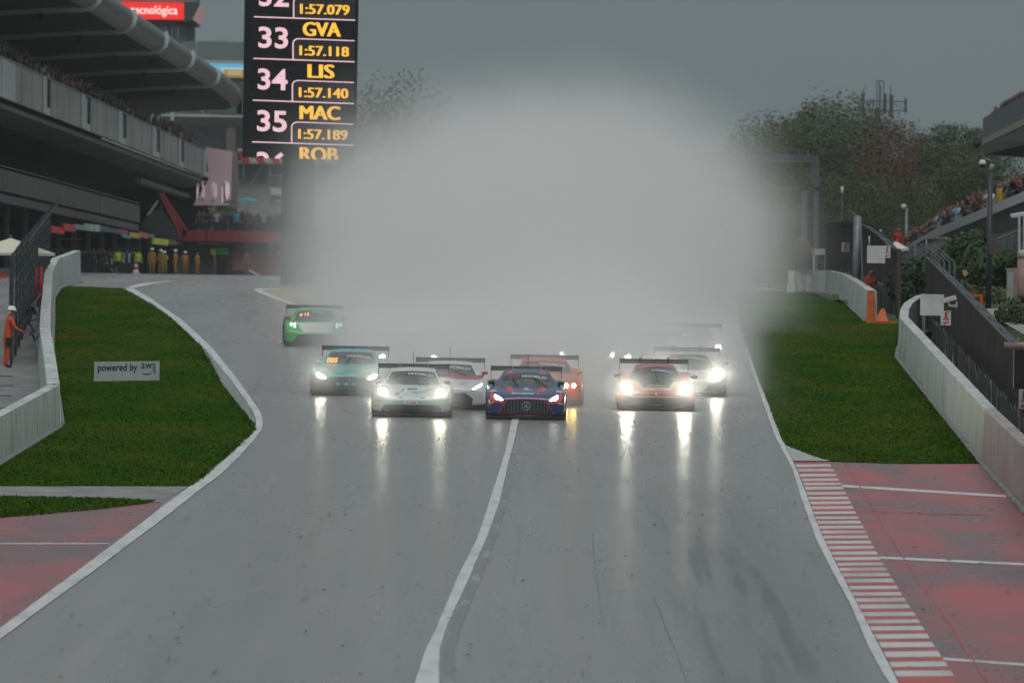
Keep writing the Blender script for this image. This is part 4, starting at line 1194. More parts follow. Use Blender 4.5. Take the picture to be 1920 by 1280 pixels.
rect(MB(), 255, 330, 372, 530, 600).build('dark_gap_filler', M_DARK, tb)  # added block that fills the pale gap behind the stairs with darkness
rect(MB(), 330, 451, 600, 453.5, dT + .3, 9).build('terrace_floor', M_DARK, tb)
rect(MB(), 420, 455, 600, 476, dT + 1.5).build('pale_wall', mat('pale_terrace_wall', (.28, .27, .27), .8), tb)
rect(MB(), 330, 457, 438, 529, dT + 1.2).build('grey_wall', mat('terrace_grey_wall', (.075, .08, .085), .8, c2=(.10, .10, .105), scale=.4), tb)
rect(MB(), 409, 488, 426, 522, dT + .9, .2).build('doorway', M_DARK, tb)
rect(MB(), 436, 477, 600, 528, dT + 1.0).build('pale_red_wall', mat('pale_red_wall', (.26, .075, .075), .7, c2=(.22, .065, .065), scale=.4), tb)
for px in (443, 489, 530, 571):
    c = W(px, 463, dT + 1.2)
    vs = [(c.x + .62 * math.cos(t), c.z + .30 * (abs(math.sin(t)) ** .6) * (1 if math.sin(t) > 0 else -1)) for t in [2 * math.pi * k / 18 for k in range(18)]]
    MB().slab([Vector((x, c.y, z)) for x, z in vs], (0, .15, 0)).build('dark_window', mat('window_dark', (.03, .033, .038), .3), tb)
for px in (458, 472, 487, 514, 545): MB().bar(W(px, 456, dT + .9), W(px, 477, dT + .9), .1).build('mullion', mat('brown_post', (.12, .06, .06), .7), tb)
for x0, x1, c, lb in ((395, 404, (.45, .5, .03), 'yellow square beside the green team board'), (404, 428, (.01, .30, .07), 'bright green team board')):
    o = rect(MB(), x0, 466, x1, 477, dT + .6, .15).build('team_board', mat('board_far_%d' % x0, c, .5)); tag(o, lb + ' on the grey terrace building', 'board', gbd)
# ramp with white rail, and dark low van shape next to it
t = thing('ramp_wall', 'black wedge shaped ramp wall with a white top rail below the pale red wall', 'wall', GX(470, 445))
MB().slab([W(424, 530, 444), W(430, 505, 444), W(467, 507, 444), W(512, 530, 444)], (0, .5, 0)).build('wedge', M_BLACK, t)
MB().bar(W(467, 506, 444), W(492, 521, 444), .12, .18).build('rail', M_WRAIL, t); MB().bar(W(492, 521, 444), W(515, 530, 444), .12, .1).build('rail', M_WRAIL, t)

# pink screen, pillar and buildings behind
ps = thing('pink_screen', 'tall pink lit screen at the end of the pit building', 'screen', W(410, 385, 575))
MB().slab([W(386, 276, 575), W(436, 284, 575), W(432, 385, 575), W(362, 385, 575), W(392, 335, 575)], (0, .3, 0)).build('screen_face', mat('pink_led', (.36, .27, .30), .5, emit=.22), ps)
for i in range(16):
    px = 368 + rnd.random() * 60; y0 = rnd.uniform(338, 350); 
    MB().slab([W(px, y0, 574.9), W(px + 2.2, y0, 574.9), W(px + 2.6, y0 + rnd.uniform(15, 40), 574.9), W(px - .6, y0 + 30, 574.9)], (0, .02, 0)).build('screen_figure', mat('pink_led_pale', (.75, .62, .66), .5, emit=.28) if i % 4 else mat('pink_led_dark', (.10, .07, .09), .5, emit=.02), ps)
MB().slab([W(436, 282, 577), W(446, 285, 577), W(446, 390, 577), W(432, 390, 577)], (0, 1, 0)).build('concrete_pillar', mat('pillar_concrete', (.19, .185, .17), .8), ps)
hb = thing('hospitality_building', 'pale building with a red and white striped awning behind the timing tower pole', 'building', GX(520, 650))
dH = 650
rect(MB(), 444, 300, 760, 420, dH).build('wall', mat('pale_hosp_wall', (.24, .255, .25), .7, c2=(.2, .215, .21), scale=.15), hb)
rect(MB(), 446, 279, 760, 283, dH - 1).build('roof_edge', M_WRAIL, hb)
for i in range(22):
    x0 = 446 + i * 14
    MB().slab([W(x0, 284, dH - 1.2), W(x0 + 14, 284, dH - 1.2), W(x0 + 24, 306, dH - 1.2), W(x0 + 10, 306, dH - 1.2)], (0, .2, 0)).build('awning_stripe', mat('awning_red', (.36, .03, .04), .6) if i % 2 == 0 else mat('awning_white', (.38, .38, .37), .6), hb)
for x0, x1 in ((447, 455), (459, 504), (509, 552), (600, 640), (650, 700)):
    rect(MB(), x0, 308, x1, 334, dH - .5, .2).build('window', M_GLASS, hb)
for a, b in (((495, 306), (470, 345)), ((505, 306), (505, 400)), ((456, 306), (456, 335)), ((505, 329), (560, 330))): MB().bar(W(*a, dH - .8), W(*b, dH - .8), .16).build('frame_bar', M_STEEL, hb)
rect(MB(), 507, 352, 560, 365, dH - .6, .2).build('pale_panel', M_WRAIL, hb)
gb_ = thing('far_grandstand', 'dark far grandstand block with a white top rail behind the pit building', 'grandstand', GX(400, 670))
rect(MB(), 300, 218, 620, 282, 670).build('block', mat('dark_stand_block', (.045, .055, .055), .8, c2=(.06, .068, .068), scale=.1), gb_)
rect(MB(), 300, 214, 620, 218, 669).build('top_rail', M_WRAIL, gb_)
rect(MB(), 424, 240, 442, 282, 669, .2).build('beige_panel', mat('beige_panel', (.13, .12, .10), .8), gb_)
M_GG = mat('green_glass', (.12, .16, .15), .2, c2=(.09, .13, .11), scale=.2)
for x0, x1 in ((262, 320), (327, 378), (381, 392), (394, 455), (458, 444)):
    rect(MB(), x0, 186, x1, 213.5, 675, .2).build('glass_pane', M_GG, gb_)
rect(MB(), 320, 190, 326, 226, 668).build('white_post', M_WRAIL, gb_)
rect(MB(), 455, 186, 470, 217, 668).build('white_post', M_WRAIL, gb_)
c = W(467, 249, 660); o = MB().lathe([(.1, -.5), (.45, -.3), (.5, .2), (.1, .6)], c, 10).build('red_balloon', M_SIGNRED, gb_, True)
g2 = thing('glass_gallery', 'pale glass gallery with a colourful screen between the canopy tip and the timing tower', 'building', GX(420, 690))
for x0, x1 in ((340, 368), (370, 456), (461, 560)):
    rect(MB(), x0, 78, x1, 112, 690, .2).build('glass_pane', mat('hazy_green_glass', (.16, .21, .205), .25), g2)
rect(MB(), 340, 112.5, 560, 117, 689).build('white_beam', M_WRAIL, g2)
rect(MB(), 340, 117.5, 560, 153, 689.5).build('dark_band', mat('dark_band', (.06, .068, .07), .7), g2)
MB().bar(W(458, 72, 689), W(458, 117, 689), .2).build('mast', M_STEEL, g2)
for x0, x1, y0, y1, c in ((392, 459, 118.5, 127, (.12, .42, .62)), (392, 459, 127, 130, (.45, .6, .62)), (392, 430, 130, 148, (.25, .42, .55)), (420, 458, 130, 146, (.34, .25, .08)), (428, 452, 132, 141, (.45, .36, .2))):
    rect(MB(), x0, y0, x1, y1, 689 - (x0 > 400) * .2 - (x0 > 425) * .2, .05).build('screen_area', mat('screen_%d_%d' % (x0, y0), c, .5, emit=.55, c2=None), g2)
# control tower with the red sign
ct = thing('control_tower', 'glass control tower topped by a red lit sign behind the canopy', 'tower', GX(320, 720))
dC = 720
rect(MB(), 180, -40, 370, 45, dC, 8).build('crown', mat('tower_crown_grey', (.055, .06, .062), .7), ct)
rect(MB(), 190, -2, 370, 2, dC - .3, .3).build('crown_edge', mat('tower_edge', (.22, .23, .23), .6), ct)
for x0, x1 in ((286, 310), (311, 322), (323, 333)):
    rect(MB(), x0, 46, x1, 112, dC + .5, .3).build('glass_pane', mat('hazy_green_glass', (.16, .21, .205), .25), ct)
rect(MB(), 334, 43, 353, 112, dC, 5).build('corner_wall', mat('tower_corner', (.07, .08, .083), .7), ct)
rect(MB(), 354, 40, 366, 112, dC + 1, .3).build('glass_pane', mat('hazy_green_glass', (.16, .21, .205), .25), ct)
rect(MB(), 150, 2.5, 345, 34.5, dC - .7, .3).build('red_sign', mat('red_led', (.75, .02, .015), .5, emit=.85), ct)
def onplane(px, py, P0, N):
    o = Vector((0, 0, ZC)); r = W(px, py, 100) - o
    return o + r * ((P0 - o).dot(N) / r.dot(N))
def fit_text(mb, s, x0, x1, yb, yt, P0, N, slope=.0157, bold=0.0, off=.02, clip=None, mi=0, heavy=0.0):
    if heavy:                                  # a bold face: the letters laid three times, each a little in front
        for k in (-1, 0, 1): fit_text(mb, s, x0 + heavy * (1 + k), x1 - heavy * (1 - k), yb, yt, P0, N, slope, bold, off + .006 * (k + 1), clip, mi)
        return
    """letters that fill the pixel box x0..x1, baseline yb, cap height up to yt, on the plane P0, N"""
    vs, fs = text_mesh(s, 1.0, bold)
    xa, xb = min(v[0] for v in vs), max(v[0] for v in vs)
    cap = max(v[1] for v in text_mesh('H' if any(c.isupper() or c.isdigit() for c in s) else 'l', 1.0, bold)[0])
    pts = []
    for x, y in vs:
        px = x0 + (x - xa) / (xb - xa) * (x1 - x0); py = yb - y / cap * (yb - yt) + (px - x0) * slope + (yb - 150) * 0
        pts.append((px - (py - yb) * -.0 , py))
    if clip is not None:
        bm = bmesh.new(); bv = [bm.verts.new((x, y, 0)) for x, y in pts]
        for f in fs:
            try: bm.faces.new([bv[i] for i in f])
            except ValueError: pass
        bmesh.ops.bisect_plane(bm, geom=bm.verts[:] + bm.edges[:] + bm.faces[:], plane_co=(x0, clip, 0), plane_no=(-slope, 1, 0), clear_outer=True)
        bm.verts.index_update(); pts = [(v.co.x, v.co.y) for v in bm.verts]; fs = [[v.index for v in f.verts] for f in bm.faces]; bm.free()
    mb.add([onplane(x, y, P0, N) - N * off * (1 if N.y > 0 else -1) for x, y in pts], fs, mi)
P0 = W(250, 20, dC - .7); N0 = Vector((0, 1, 0))
mb = MB(); fit_text(mb, 'n tecnológica', 232, 333, 26, 10.5, P0, N0, .012, .012, .05)
mb.build('sign_lettering', mat('led_white', (.85, .72, .70), .5, emit=.9), ct)
MB().slab([W(374, 11, dC - 2), W(389, 23, dC - 2), W(376, 48, dC - 2), W(361, 37, dC - 2)], (0, .5, 0)).build('tilted_panel', mat('pink_panel', (.46, .30, .31), .5, emit=.12), ct)
MB().slab([W(345, 3, dC - 1), W(374, 10, dC - 1), W(361, 37, dC - 1), W(345, 43, dC - 1)], (0, 1, 0)).build('crown_corner', MATS['tower_crown_grey'], ct)

# ------------------------------------------------------------------ timing tower
tt = thing('timing_tower', 'tall black timing tower showing lap times in amber and pink figures', 'timing tower', GX(565, 290))
TL, BL, TR, BR = W(472.5, -60, 290), W(467.5, 295, 290), W(673.5, -52, 291.6), W(667, 301, 291.6)
ux = (BR - BL).normalized(); NT = Vector((-ux.y, ux.x, 0)).normalized()
bk = NT * .9
MB().hexa([BL, BR, BR + bk, BL + bk, TL, TR, TR + bk, TL + bk]).build('display_case', mat('tower_black', (.006, .007, .008), .5), tt)
p0, p1 = W(541, 297, 290.6), W(590, 299, 290.9)
gzz = zg(p0.y) - .3
MB().hexa([Vector((p0.x, p0.y, gzz)), Vector((p1.x, p1.y, gzz)), Vector((p1.x, p1.y, gzz)) + bk * .9, Vector((p0.x, p0.y, gzz)) + bk * .9, p0, p1, p1 + bk * .9, p0 + bk * .9]).build('column', mat('column_black', (.022, .024, .025), .6), tt)
NTc = -NT if NT.y < 0 else NT
def led(c, e): return mat('led_%d_%d' % (int(c[0] * 100), int(c[1] * 100)), c, .5, emit=e)
M_LP, M_LA, M_LG = led((.78, .50, .56), .75), led((.88, .48, .06), .85), mat('led_grey_cell', (.028, .026, .027), .5, emit=.25)
SL = .037
def quad(mb, pts, off):
    mb.add([onplane(x, y, BL, NT) - NTc * off for x, y in pts], [tuple(range(len(pts)))])
rows_ = [('32', 'BAR', '1:57.079', -78), ('33', 'GVA', '1:57.118', 0), ('34', 'LIS', '1:57.140', 78.2), ('35', 'MAC', '1:57.189', 156.2), ('36', 'ROB', '', 234.4)]
for no, nm, tm, dy in rows_:
    dx = -dy / 78 * 1.2
    grp = MB(); fit_text(grp, no, 484 + dx, 540 + dx, 88.5 + dy, 50.5 + dy, BL, NT, SL, .022, .03, clip=296 if no == '36' else None)
    if grp.v: grp.build('position_digits', M_LP, tt)
    if nm != 'BAR':
        w = {'GVA': (567, 639), 'LIS': (576, 627), 'MAC': (561, 638), 'ROB': (561, 634)}[nm]
        sh = {'GVA': 0, 'LIS': 0, 'MAC': 0, 'ROB': 0}[nm]
        grp = MB(); fit_text(grp, nm, w[0], w[1], {'GVA': 67.5, 'LIS': 146, 'MAC': 223.5, 'ROB': 301.5}[nm], {'GVA': 42, 'LIS': 121, 'MAC': 198.5, 'ROB': 276}[nm], BL, NT, SL * .7, 0, .03, clip=298 if nm == 'ROB' else None, heavy=1.7)
        grp.build('driver_code', M_LA, tt)
    if tm:
        cell = MB()
        x0, x1, y0, y1 = 549 + dx, 664 + dx, 73 + dy, 112 + dy
        corner = [(x0 + 11 - 11 * math.cos(t), y0 + 9 - 9 * math.sin(t)) for t in [math.pi / 2 * k / 5 for k in range(6)]]
        quad(cell, corner + [(x1, y0 + 4), (x1, y1 + 4), (x0, y1)], .012); cell.build('time_cell', M_LG, tt)
        fr = MB()
        pth = [(x0, y1)] + corner + [(x1, y0 + 4)]
        for (a, b), (c, d_) in zip(pth, pth[1:]):
            fr.bar(onplane(a, b, BL, NT) - NTc * .03, onplane(c, d_, BL, NT) - NTc * .03, .05, .05, up=NT)
        a, b = onplane(475 + dx, 110 + dy, BL, NT), onplane(664 + dx, 116.5 + dy, BL, NT)
        fr.bar(a - NTc * .03, b - NTc * .03, .055, .055, up=NT)
        fr.build('cell_frame', M_LP, tt)
        grp = MB(); fit_text(grp, tm, 561 + dx, 654 + dx, 104 + dy, 86 + dy, BL, NT, SL * .8, 0, .03, heavy=1.0); grp.build('lap_time', M_LA, tt)

# ------------------------------------------------------------------ left catch fence
lf = thing('debris_fence', 'tall grey catch fence with slanted arms behind the winding left wall', 'fence', GX(60, 220))
posts = []
for i in range(14):
    f = i / 13; px = 24 + 70 * f ** .85; d = 174 + 74 * f
    tp = 476 - 86 * f ** .8
    p = GX(px, d); p.x = W(px, tp, d).x
    q = Vector((p.x, p.y, W(px, tp, d).z)); e = q + Vector((.46, 0, .36))
    mb = MB(); mb.bar(p - Vector((0, 0, .2)), q, .085); mb.bar(q, e, .06); mb.build('post', M_DARKSTEEL, lf); posts.append((p, q, e))
M_NET = mat('fence_net', (.05, .062, .07), .8, alpha=.5)
for (p, q, e), (p2, q2, e2) in zip(posts, posts[1:]):
    MB().grid([[p, p2], [q, q2], [e, e2]]).build('net_panel', M_NET, lf)
    mb = MB()
    for f in [k / 7 for k in range(8)]: mb.bar(p.lerp(q, f), p2.lerp(q2, f), .02)
    for f in (.5, 1): mb.bar(q.lerp(e, f), q2.lerp(e2, f), .02)
    mb.build('wires', M_DARKSTEEL, lf)
# paved service lane behind the wall, red panel, bollards, loose gear
M_PAVE = mat('paving', (.20, .195, .19), .55, c2=(.12, .118, .115), scale=1.2, lo=.35, hi=.7, stretch=(1, .4, 1), detail=8)
kind(strip('service_lane', [(600, -60, 60), (690, -60, 76), (760, -60, 70), (800, -60, 30), (860, -60, -10)], M_PAVE, .01, cols=4))
for i, (y, x0, x1) in enumerate(((705, -20, 24), (723, -20, 26), (742, -20, 22), (765, -20, 10))):
    kind(MB().grid([[G(x0, y, .018), G(x1, y, .018)], [G(x0, y + 1.2, .018), G(x1, y + 1.2, .018)]]).build('drain_joint', M_RUB))
o = MB().slab([W(-20, 512, 300), W(12, 514, 300), W(12, 524, 300), W(-20, 523, 300)], (0, .3, 0)).build('advertising_hoarding', M_SIGNRED); tag(o, 'red hoarding behind the fence at the left edge above the marshal', 'hoarding')
o = MB().slab([W(-60, 505, 310), W(60, 500, 310), W(60, 560, 310), W(-60, 560, 310)], (0, .3, 0)).build('grey_back_wall', mat('dull_back_wall', (.10, .10, .10), .8, c2=(.07, .07, .07), scale=.8)); tag(o, 'dull grey wall seen through the left catch fence', 'wall')
for px, lb in ((67, 'left'), (77, 'right')):
    p = GX(px, 216); p.x = W(px, 520, 216).x
    o = MB().tube([p, Vector((p.x, p.y, W(px, 500, 216).z))], .05, 8).build('red_bollard', M_SIGNRED, None, True); tag(o, lb + ' red bollard of the pair between the catch fence and the winding wall', 'bollard')
t = thing('cable_bundle', 'tangle of hoses and tools lying along the back of the winding left wall', 'hoses', GX(70, 190))
for i in range(5):
    d = 180 + 7 * i
    p0 = GX(78 - i * 1.0, d, .35); p0.x = W(76, 600, d).x + rnd.uniform(-.15, 0)
    MB().tube([p0 + Vector((rnd.uniform(-.15, .1), -4 + k * 2, .25 * math.sin(k * 2 + i) + .3)) for k in range(5)], .035, 6).build('hose', mat('hose_grey', (.09, .09, .1), .5), t, True)
# ------------------------------------------------------------------ people
M_SKIN = mat('skin', (.22, .12, .085), .65)
M_HAIR = mat('dark_hair', (.025, .018, .014), .7)
M_CLOTH = mat('clothing', (.3, .3, .3), .85, objcol=True)
M_TROU = mat('dark_trousers', (.025, .027, .035), .85)
M_HELM = mat('white_helmet', (.66, .66, .63), .35)
M_SHOE = mat('dark_shoes', (.015, .015, .016), .6)
def person_mesh(name, pose, suit=False, helmet=False, fingers=False):
    J, Ed, R = [], [], []
    def j(p, r, parent=None):
        J.append(Vector(p)); R.append(r if isinstance(r, tuple) else (r, r))
        if parent is not None: Ed.append((parent, len(J) - 1))
        return len(J) - 1
    lean = pose.get('lean', 0.0)
    def L(p):                                  # lean the upper body forward about the hips (towards -y)
        x, y, z = p
        if z > .95:
            dz = z - .95; return (x, y - dz * math.sin(lean), .95 + dz * math.cos(lean))
        return p
    pel = j((0, 0, .95), (.165, .115))
    sp = j(L((0, 0, 1.15)), (.145, .105), pel)
    ch = j(L((0, 0, 1.36)), (.165, .115), sp)
    nk = j(L((0, .005, 1.49)), .058, ch)
    h0 = j(L((0, -.005, 1.57)), (.07, .08), nk)
    h1 = j(L((0, -.012, 1.64)), (.085, .10), h0)
    h2 = j(L((0, .005, 1.70)), (.072, .085), h1)
    j(L((0, -.125, 1.62)), .014, h1)           # nose
    hands = []
    for s, arm in ((-1, pose['l']), (1, pose['r'])):
        sh = j(L((s * .19, 0, 1.41)), .066, ch)
        el = j(L((s * arm[0][0], arm[0][1], arm[0][2])), .047, sh)
        wr = j(L((s * arm[1][0], arm[1][1], arm[1][2])), .034, el)
        d = (J[wr] - J[el]).normalized()
        hn = j(J[wr] + d * .09, (.038, .026), wr)
        hands.append(J[wr] + d * .08)
        if fingers:
            side = d.cross(Vector((0, 1, .2))).normalized()
            for k in range(4):
                b = j(J[hn] + d * (.035 + .008 * (k in (1, 2))) + side * (k - 1.5) * .022, .010, hn)
                j(J[b] + d * .03 + Vector((0, -.02, -.01)), .009, b)
            th = j(J[wr] + d * .045 + side * -.055, .011, wr); j(J[th] + d * .03, .009, th)
        else:
            j(J[hn] + d * .06, (.03, .018), hn); th = j(J[wr] + d * .05 + Vector((-s * .04, -.01, 0)), .013, wr)
        hp = j((s * .095, 0, .88), .095, pel)
        kn = j((s * .105, -.02 + pose.get('knee', 0) * -.1, .50), .062, hp)
        an = j((s * .11, .03, .10), .042, kn)
        j((s * .125, -.13, .045), (.045, .035), an)
    me = bpy.data.meshes.new(name)
    me.from_pydata([tuple(p) for p in J], Ed, [])
    o = bpy.data.objects.new(name, me); COL.objects.link(o)
    sk = o.modifiers.new('skin', 'SKIN'); sk.use_smooth_shade = True
    for i, v in enumerate(me.skin_vertices[0].data):
        v.radius = R[i]; v.use_root = (i == 0)
    sb = o.modifiers.new('sub', 'SUBSURF'); sb.levels = 1; sb.render_levels = 1
    bpy.context.view_layer.update()
    out = bpy.data.meshes.new_from_object(o.evaluated_get(bpy.context.evaluated_depsgraph_get()))
    bpy.data.objects.remove(o); bpy.data.meshes.remove(me)
    out.name = name
    out.materials.clear()
    for m in (M_SKIN, M_CLOTH, M_CLOTH if suit else M_TROU, M_HELM if helmet else M_HAIR, M_SHOE): out.materials.append(m)
    hc = J[5]
    fwd = Vector((0, -math.cos(lean), -math.sin(lean)))
    upv = Vector((0, -math.sin(lean), math.cos(lean)))
    for f in out.polygons:
        c = Vector(f.center); f.use_smooth = True
        if any((c - h).length < .10 for h in hands): mi = 0
        elif (c - hc).length < .20 and (c - hc).dot(upv) > -.13 and abs(c.x) < .14:
            q = c - hc
            mi = 3 if (q.dot(upv) > (.045 if not helmet else .02) or q.dot(fwd) < -.015 and q.dot(upv) > -.08) else 0
        elif c.z < .10: mi = 4
        elif c.z < .93 and abs(c.x) < .2: mi = 2
        else: mi = 1
        f.material_index = mi
    if helmet:                                 # brim and shell
        bm = bmesh.new(); bm.from_mesh(out)
        top = hc + upv * .035
        ring = []
        for k, (r, h) in enumerate(((.155, 0), (.118, .012), (.112, .07), (.075, .115), (.01, .13))):
            ring.append([bm.verts.new(top + Vector((r * math.cos(t), 0, 0)) + fwd * (r * 1.12 * math.sin(t) + (.02 if k == 0 else 0)) + upv * h) for t in [2 * math.pi * q / 16 for q in range(16)]])
        for a, b in zip(ring, ring[1:]):
            for k in range(16):
                f = bm.faces.new((a[k], a[(k + 1) % 16], b[(k + 1) % 16], b[k])); f.material_index = 3; f.smooth = True
        bm.to_mesh(out); bm.free()
    return out
DOWN = ((.25, .03, 1.13), (.25, -.06, .90))
CAM = ((.27, -.16, 1.20), (.10, -.27, 1.50))
CLAP = ((.26, -.08, 1.16), (.06, -.30, 1.28))
UPA = ((.30, -.05, 1.55), (.26, -.08, 1.80))
RAIL = ((.27, -.14, 1.15), (.20, -.36, 1.08))
HIP = ((.33, .04, 1.17), (.18, -.06, 1.02))
POSES = [dict(l=DOWN, r=DOWN), dict(l=CAM, r=CAM), dict(l=CLAP, r=CLAP, lean=.1), dict(l=RAIL, r=RAIL, lean=.25), dict(l=HIP, r=DOWN), dict(l=CAM, r=DOWN, lean=.05), dict(l=UPA, r=DOWN), dict(l=RAIL, r=CAM, lean=.15)]
PM = [person_mesh('person', p) for p in POSES]
PM_SUIT = [person_mesh('person', POSES[i], True, True, True) for i in (0, 4, 3)]
PM_PLAIN = [person_mesh('person', POSES[i], True, False) for i in (0, 2)]
TONES = [(.02, .022, .028), (.03, .032, .04), (.018, .02, .022), (.06, .03, .028), (.07, .055, .05), (.04, .045, .06), (.10, .05, .04), (.025, .04, .055), (.13, .10, .085), (.16, .16, .17), (.05, .05, .055), (.12, .03, .03)]
def person(label, p, me, col, rz=0.0, s=1.0, group=None, cat='person'):
    o = bpy.data.objects.new('person', me); COL.objects.link(o)
    o.location = p; o.rotation_euler = (0, 0, rz); o.scale = (s, s, s)
    o.color = (*col, 1)
    return tag(o, label, cat, group)
pr = random.Random(5)
# the upper left stand: leaning over the parapet and in the rows behind
g = 'spectators on the upper left stand'
n = 0
for row in range(3):
    for i in range((54, 50, 36)[row]):
        d = 384 + (600 - 384) * ((i + pr.random()) / (54, 50, 36)[row]) ** 1.12
        p = PL(107, d, -.62 - .95 * row + pr.uniform(-.1, .1), .66 * row - .60)
        c = tuple(v * 2.0 + .02 for v in pr.choice(TONES))
        person('spectator in the dark crowd lining the parapet of the upper left stand', p, PM[pr.choice((0, 1, 2, 3, 3, 4, 5, 7))], c, 1.25 + pr.uniform(-.5, .5), pr.uniform(.94, 1.05), g)
d = pd(4); person('spectator in fluorescent green at the left edge of the upper left stand', PL(107, d, -.62, -1.0), PM[0], (.25, .62, .03), 1.2)
d = pd(101); person('spectator in a white top leaning over the upper left parapet', PL(107, d, -.55, -.85), PM[3], (.40, .42, .45), 1.3)
d = pd(348); person('spectator in a white top near the far end of the upper left parapet', PL(107, d, -.55, -.6), PM[3], (.5, .5, .47), 1.3)
M_TEAL = mat('teal_fabric', (.03, .25, .30), .6)
M_NAVYF = mat('dark_umbrella_fabric', (.02, .028, .035), .6)
def umbrella(label, px, py, d, w, m, tilt=0.0):
    c = W(px, py, d)
    t = thing('umbrella', label, 'umbrella', c - Vector((0, 0, .75)))
    n = 8; h = w * .32
    rg = []
    for f, z in ((1, 0), (.75, .45), (.4, .82), (.05, 1)):
        rg.append([c + Vector((w * f * math.cos(a), w * f * math.sin(a), h * z + tilt * f * math.cos(a) * w)) for a in [2 * math.pi * k / n for k in range(n)]])
    mb = MB()
    for a, b in zip(rg, rg[1:]):
        mb.add(a + b, [(k, (k + 1) % n, (k + 1) % n + n, k + n) for k in range(n)])
    mb.build('canopy', m, t)
    MB().tube([c + Vector((0, 0, -.75)), c + Vector((0, 0, h + .08))], .018, 6).build('shaft', M_DARKSTEEL, t)
umbrella('teal umbrella in the crowd at the far end of the upper left parapet', 298, 216, 545, .6, M_TEAL, .2)
umbrella('large teal umbrella among the people on the red terrace', 465, 377, 452, .85, M_TEAL)
umbrella('dark umbrella among the people on the red terrace', 432, 381, 452, .62, M_NAVYF)
umbrella('blue grey umbrella half behind the timing tower column', 531, 379, 453, .7, mat('slate_umbrella', (.07, .15, .17), .6))
# terrace crowd
g = 'people standing on the red terrace'
for i in range(34):
    px = 372 + 172 * (i + pr.random()) / 34; d = 451.5 + pr.choice((0, 1.2, 2.4))
    p = W(px, 437 + (px - 342) * .0157, d)
    col = pr.choice(TONES[:8] + [(.03, .05, .06)])
    person('spectator in dark rain clothing standing on the red terrace', p, PM[pr.choice((0, 0, 1, 4, 5, 2))], col, pr.uniform(-.7, .7), pr.uniform(.92, 1.05), g)
for px, col, lb in ((406, (.25, .30, .33), 'person in a pale grey top on the red terrace below the pink screen'), (444, (.03, .20, .25), 'person in a teal jacket under the dark umbrella on the red terrace'), (494, (.28, .29, .31), 'person in a white shirt on the red terrace next to the teal umbrella')):
    person(lb, W(px, 438, 450.9), PM[1 if px != 444 else 0], col, .2)
# pit crew and marshals by the garages
g = 'fire marshals in yellow by the garages'
lbs = ['amber suited fire marshal standing closest to the traffic cone', 'amber suited fire marshal, second counted from the traffic cone', 'pale yellow suited fire marshal, third from the traffic cone', 'amber suited fire marshal, fourth from the traffic cone', 'amber suited fire marshal, fifth from the traffic cone',
       'amber suited fire marshal standing alone in front of the grey wall', 'fire marshal in dull amber half hidden beside the doorway', 'fire marshal in dull amber in front of the black ramp']
for i, (px, d) in enumerate(((281, 432), (298, 440), (305, 444), (325, 440), (343, 446), (366, 445), (398, 438), (459, 438))):
    col = (.30, .165, .03) if i != 2 else (.26, .23, .08)
    if i > 5: col = (.14, .085, .03)
    person(lbs[i], GX(px, d), PM_SUIT[i % 3] if i < 5 else PM_PLAIN[0], col, pr.uniform(-2, 2), pr.uniform(.96, 1.06), g)
g = 'dark clad pit crew in front of the garages'
for i in range(17):
    px = 100 + 165 * (i + pr.random()) / 17; d = 424 + 34 * (px - 100) / 165 + pr.uniform(-6, 6)
    person('pit crew member in dark clothes in front of the garages', GX(px, d), PM[pr.choice((0, 4, 5, 2))], pr.choice(((.02, .022, .025), (.035, .037, .04), (.02, .03, .03), (.06, .03, .03))), pr.uniform(-3, 3), pr.uniform(.95, 1.05), g)
for px, d, lb in ((217, 436, 'crew member in a fluorescent vest left of the traffic cone'), (255, 440, 'crew member in a fluorescent vest directly behind the traffic cone')):
    person(lb, GX(px, d), PM[0], (.36, .50, .02), .4)
# the orange marshal on the left and the red one on the right
mo = person_mesh('person', dict(l=RAIL, r=((.27, -.10, 1.12), (.22, -.22, .92)), lean=.16), True, True, True)
o = person('marshal in bright orange overalls and a white helmet leaning towards the left catch fence', G(12, 690), mo, (.55, .075, .03), math.radians(108), 1.0)
p = G(12, 690) + Vector((.0, -.17, .62))
b_ = MB().box(p + Vector((-.02, -.02, 0)), p + Vector((.16, .08, .26))).build('belt_pouch', M_BLACK, o)
person('marshal in a red jacket standing behind the curved barrier below the blank board', GX(1627, 232), PM_PLAIN[1], (.30, .035, .03), .6)
person('person in red at the end of the lower stand ramp', W(1683, 501, 262), PM[0], (.35, .03, .03), .5)
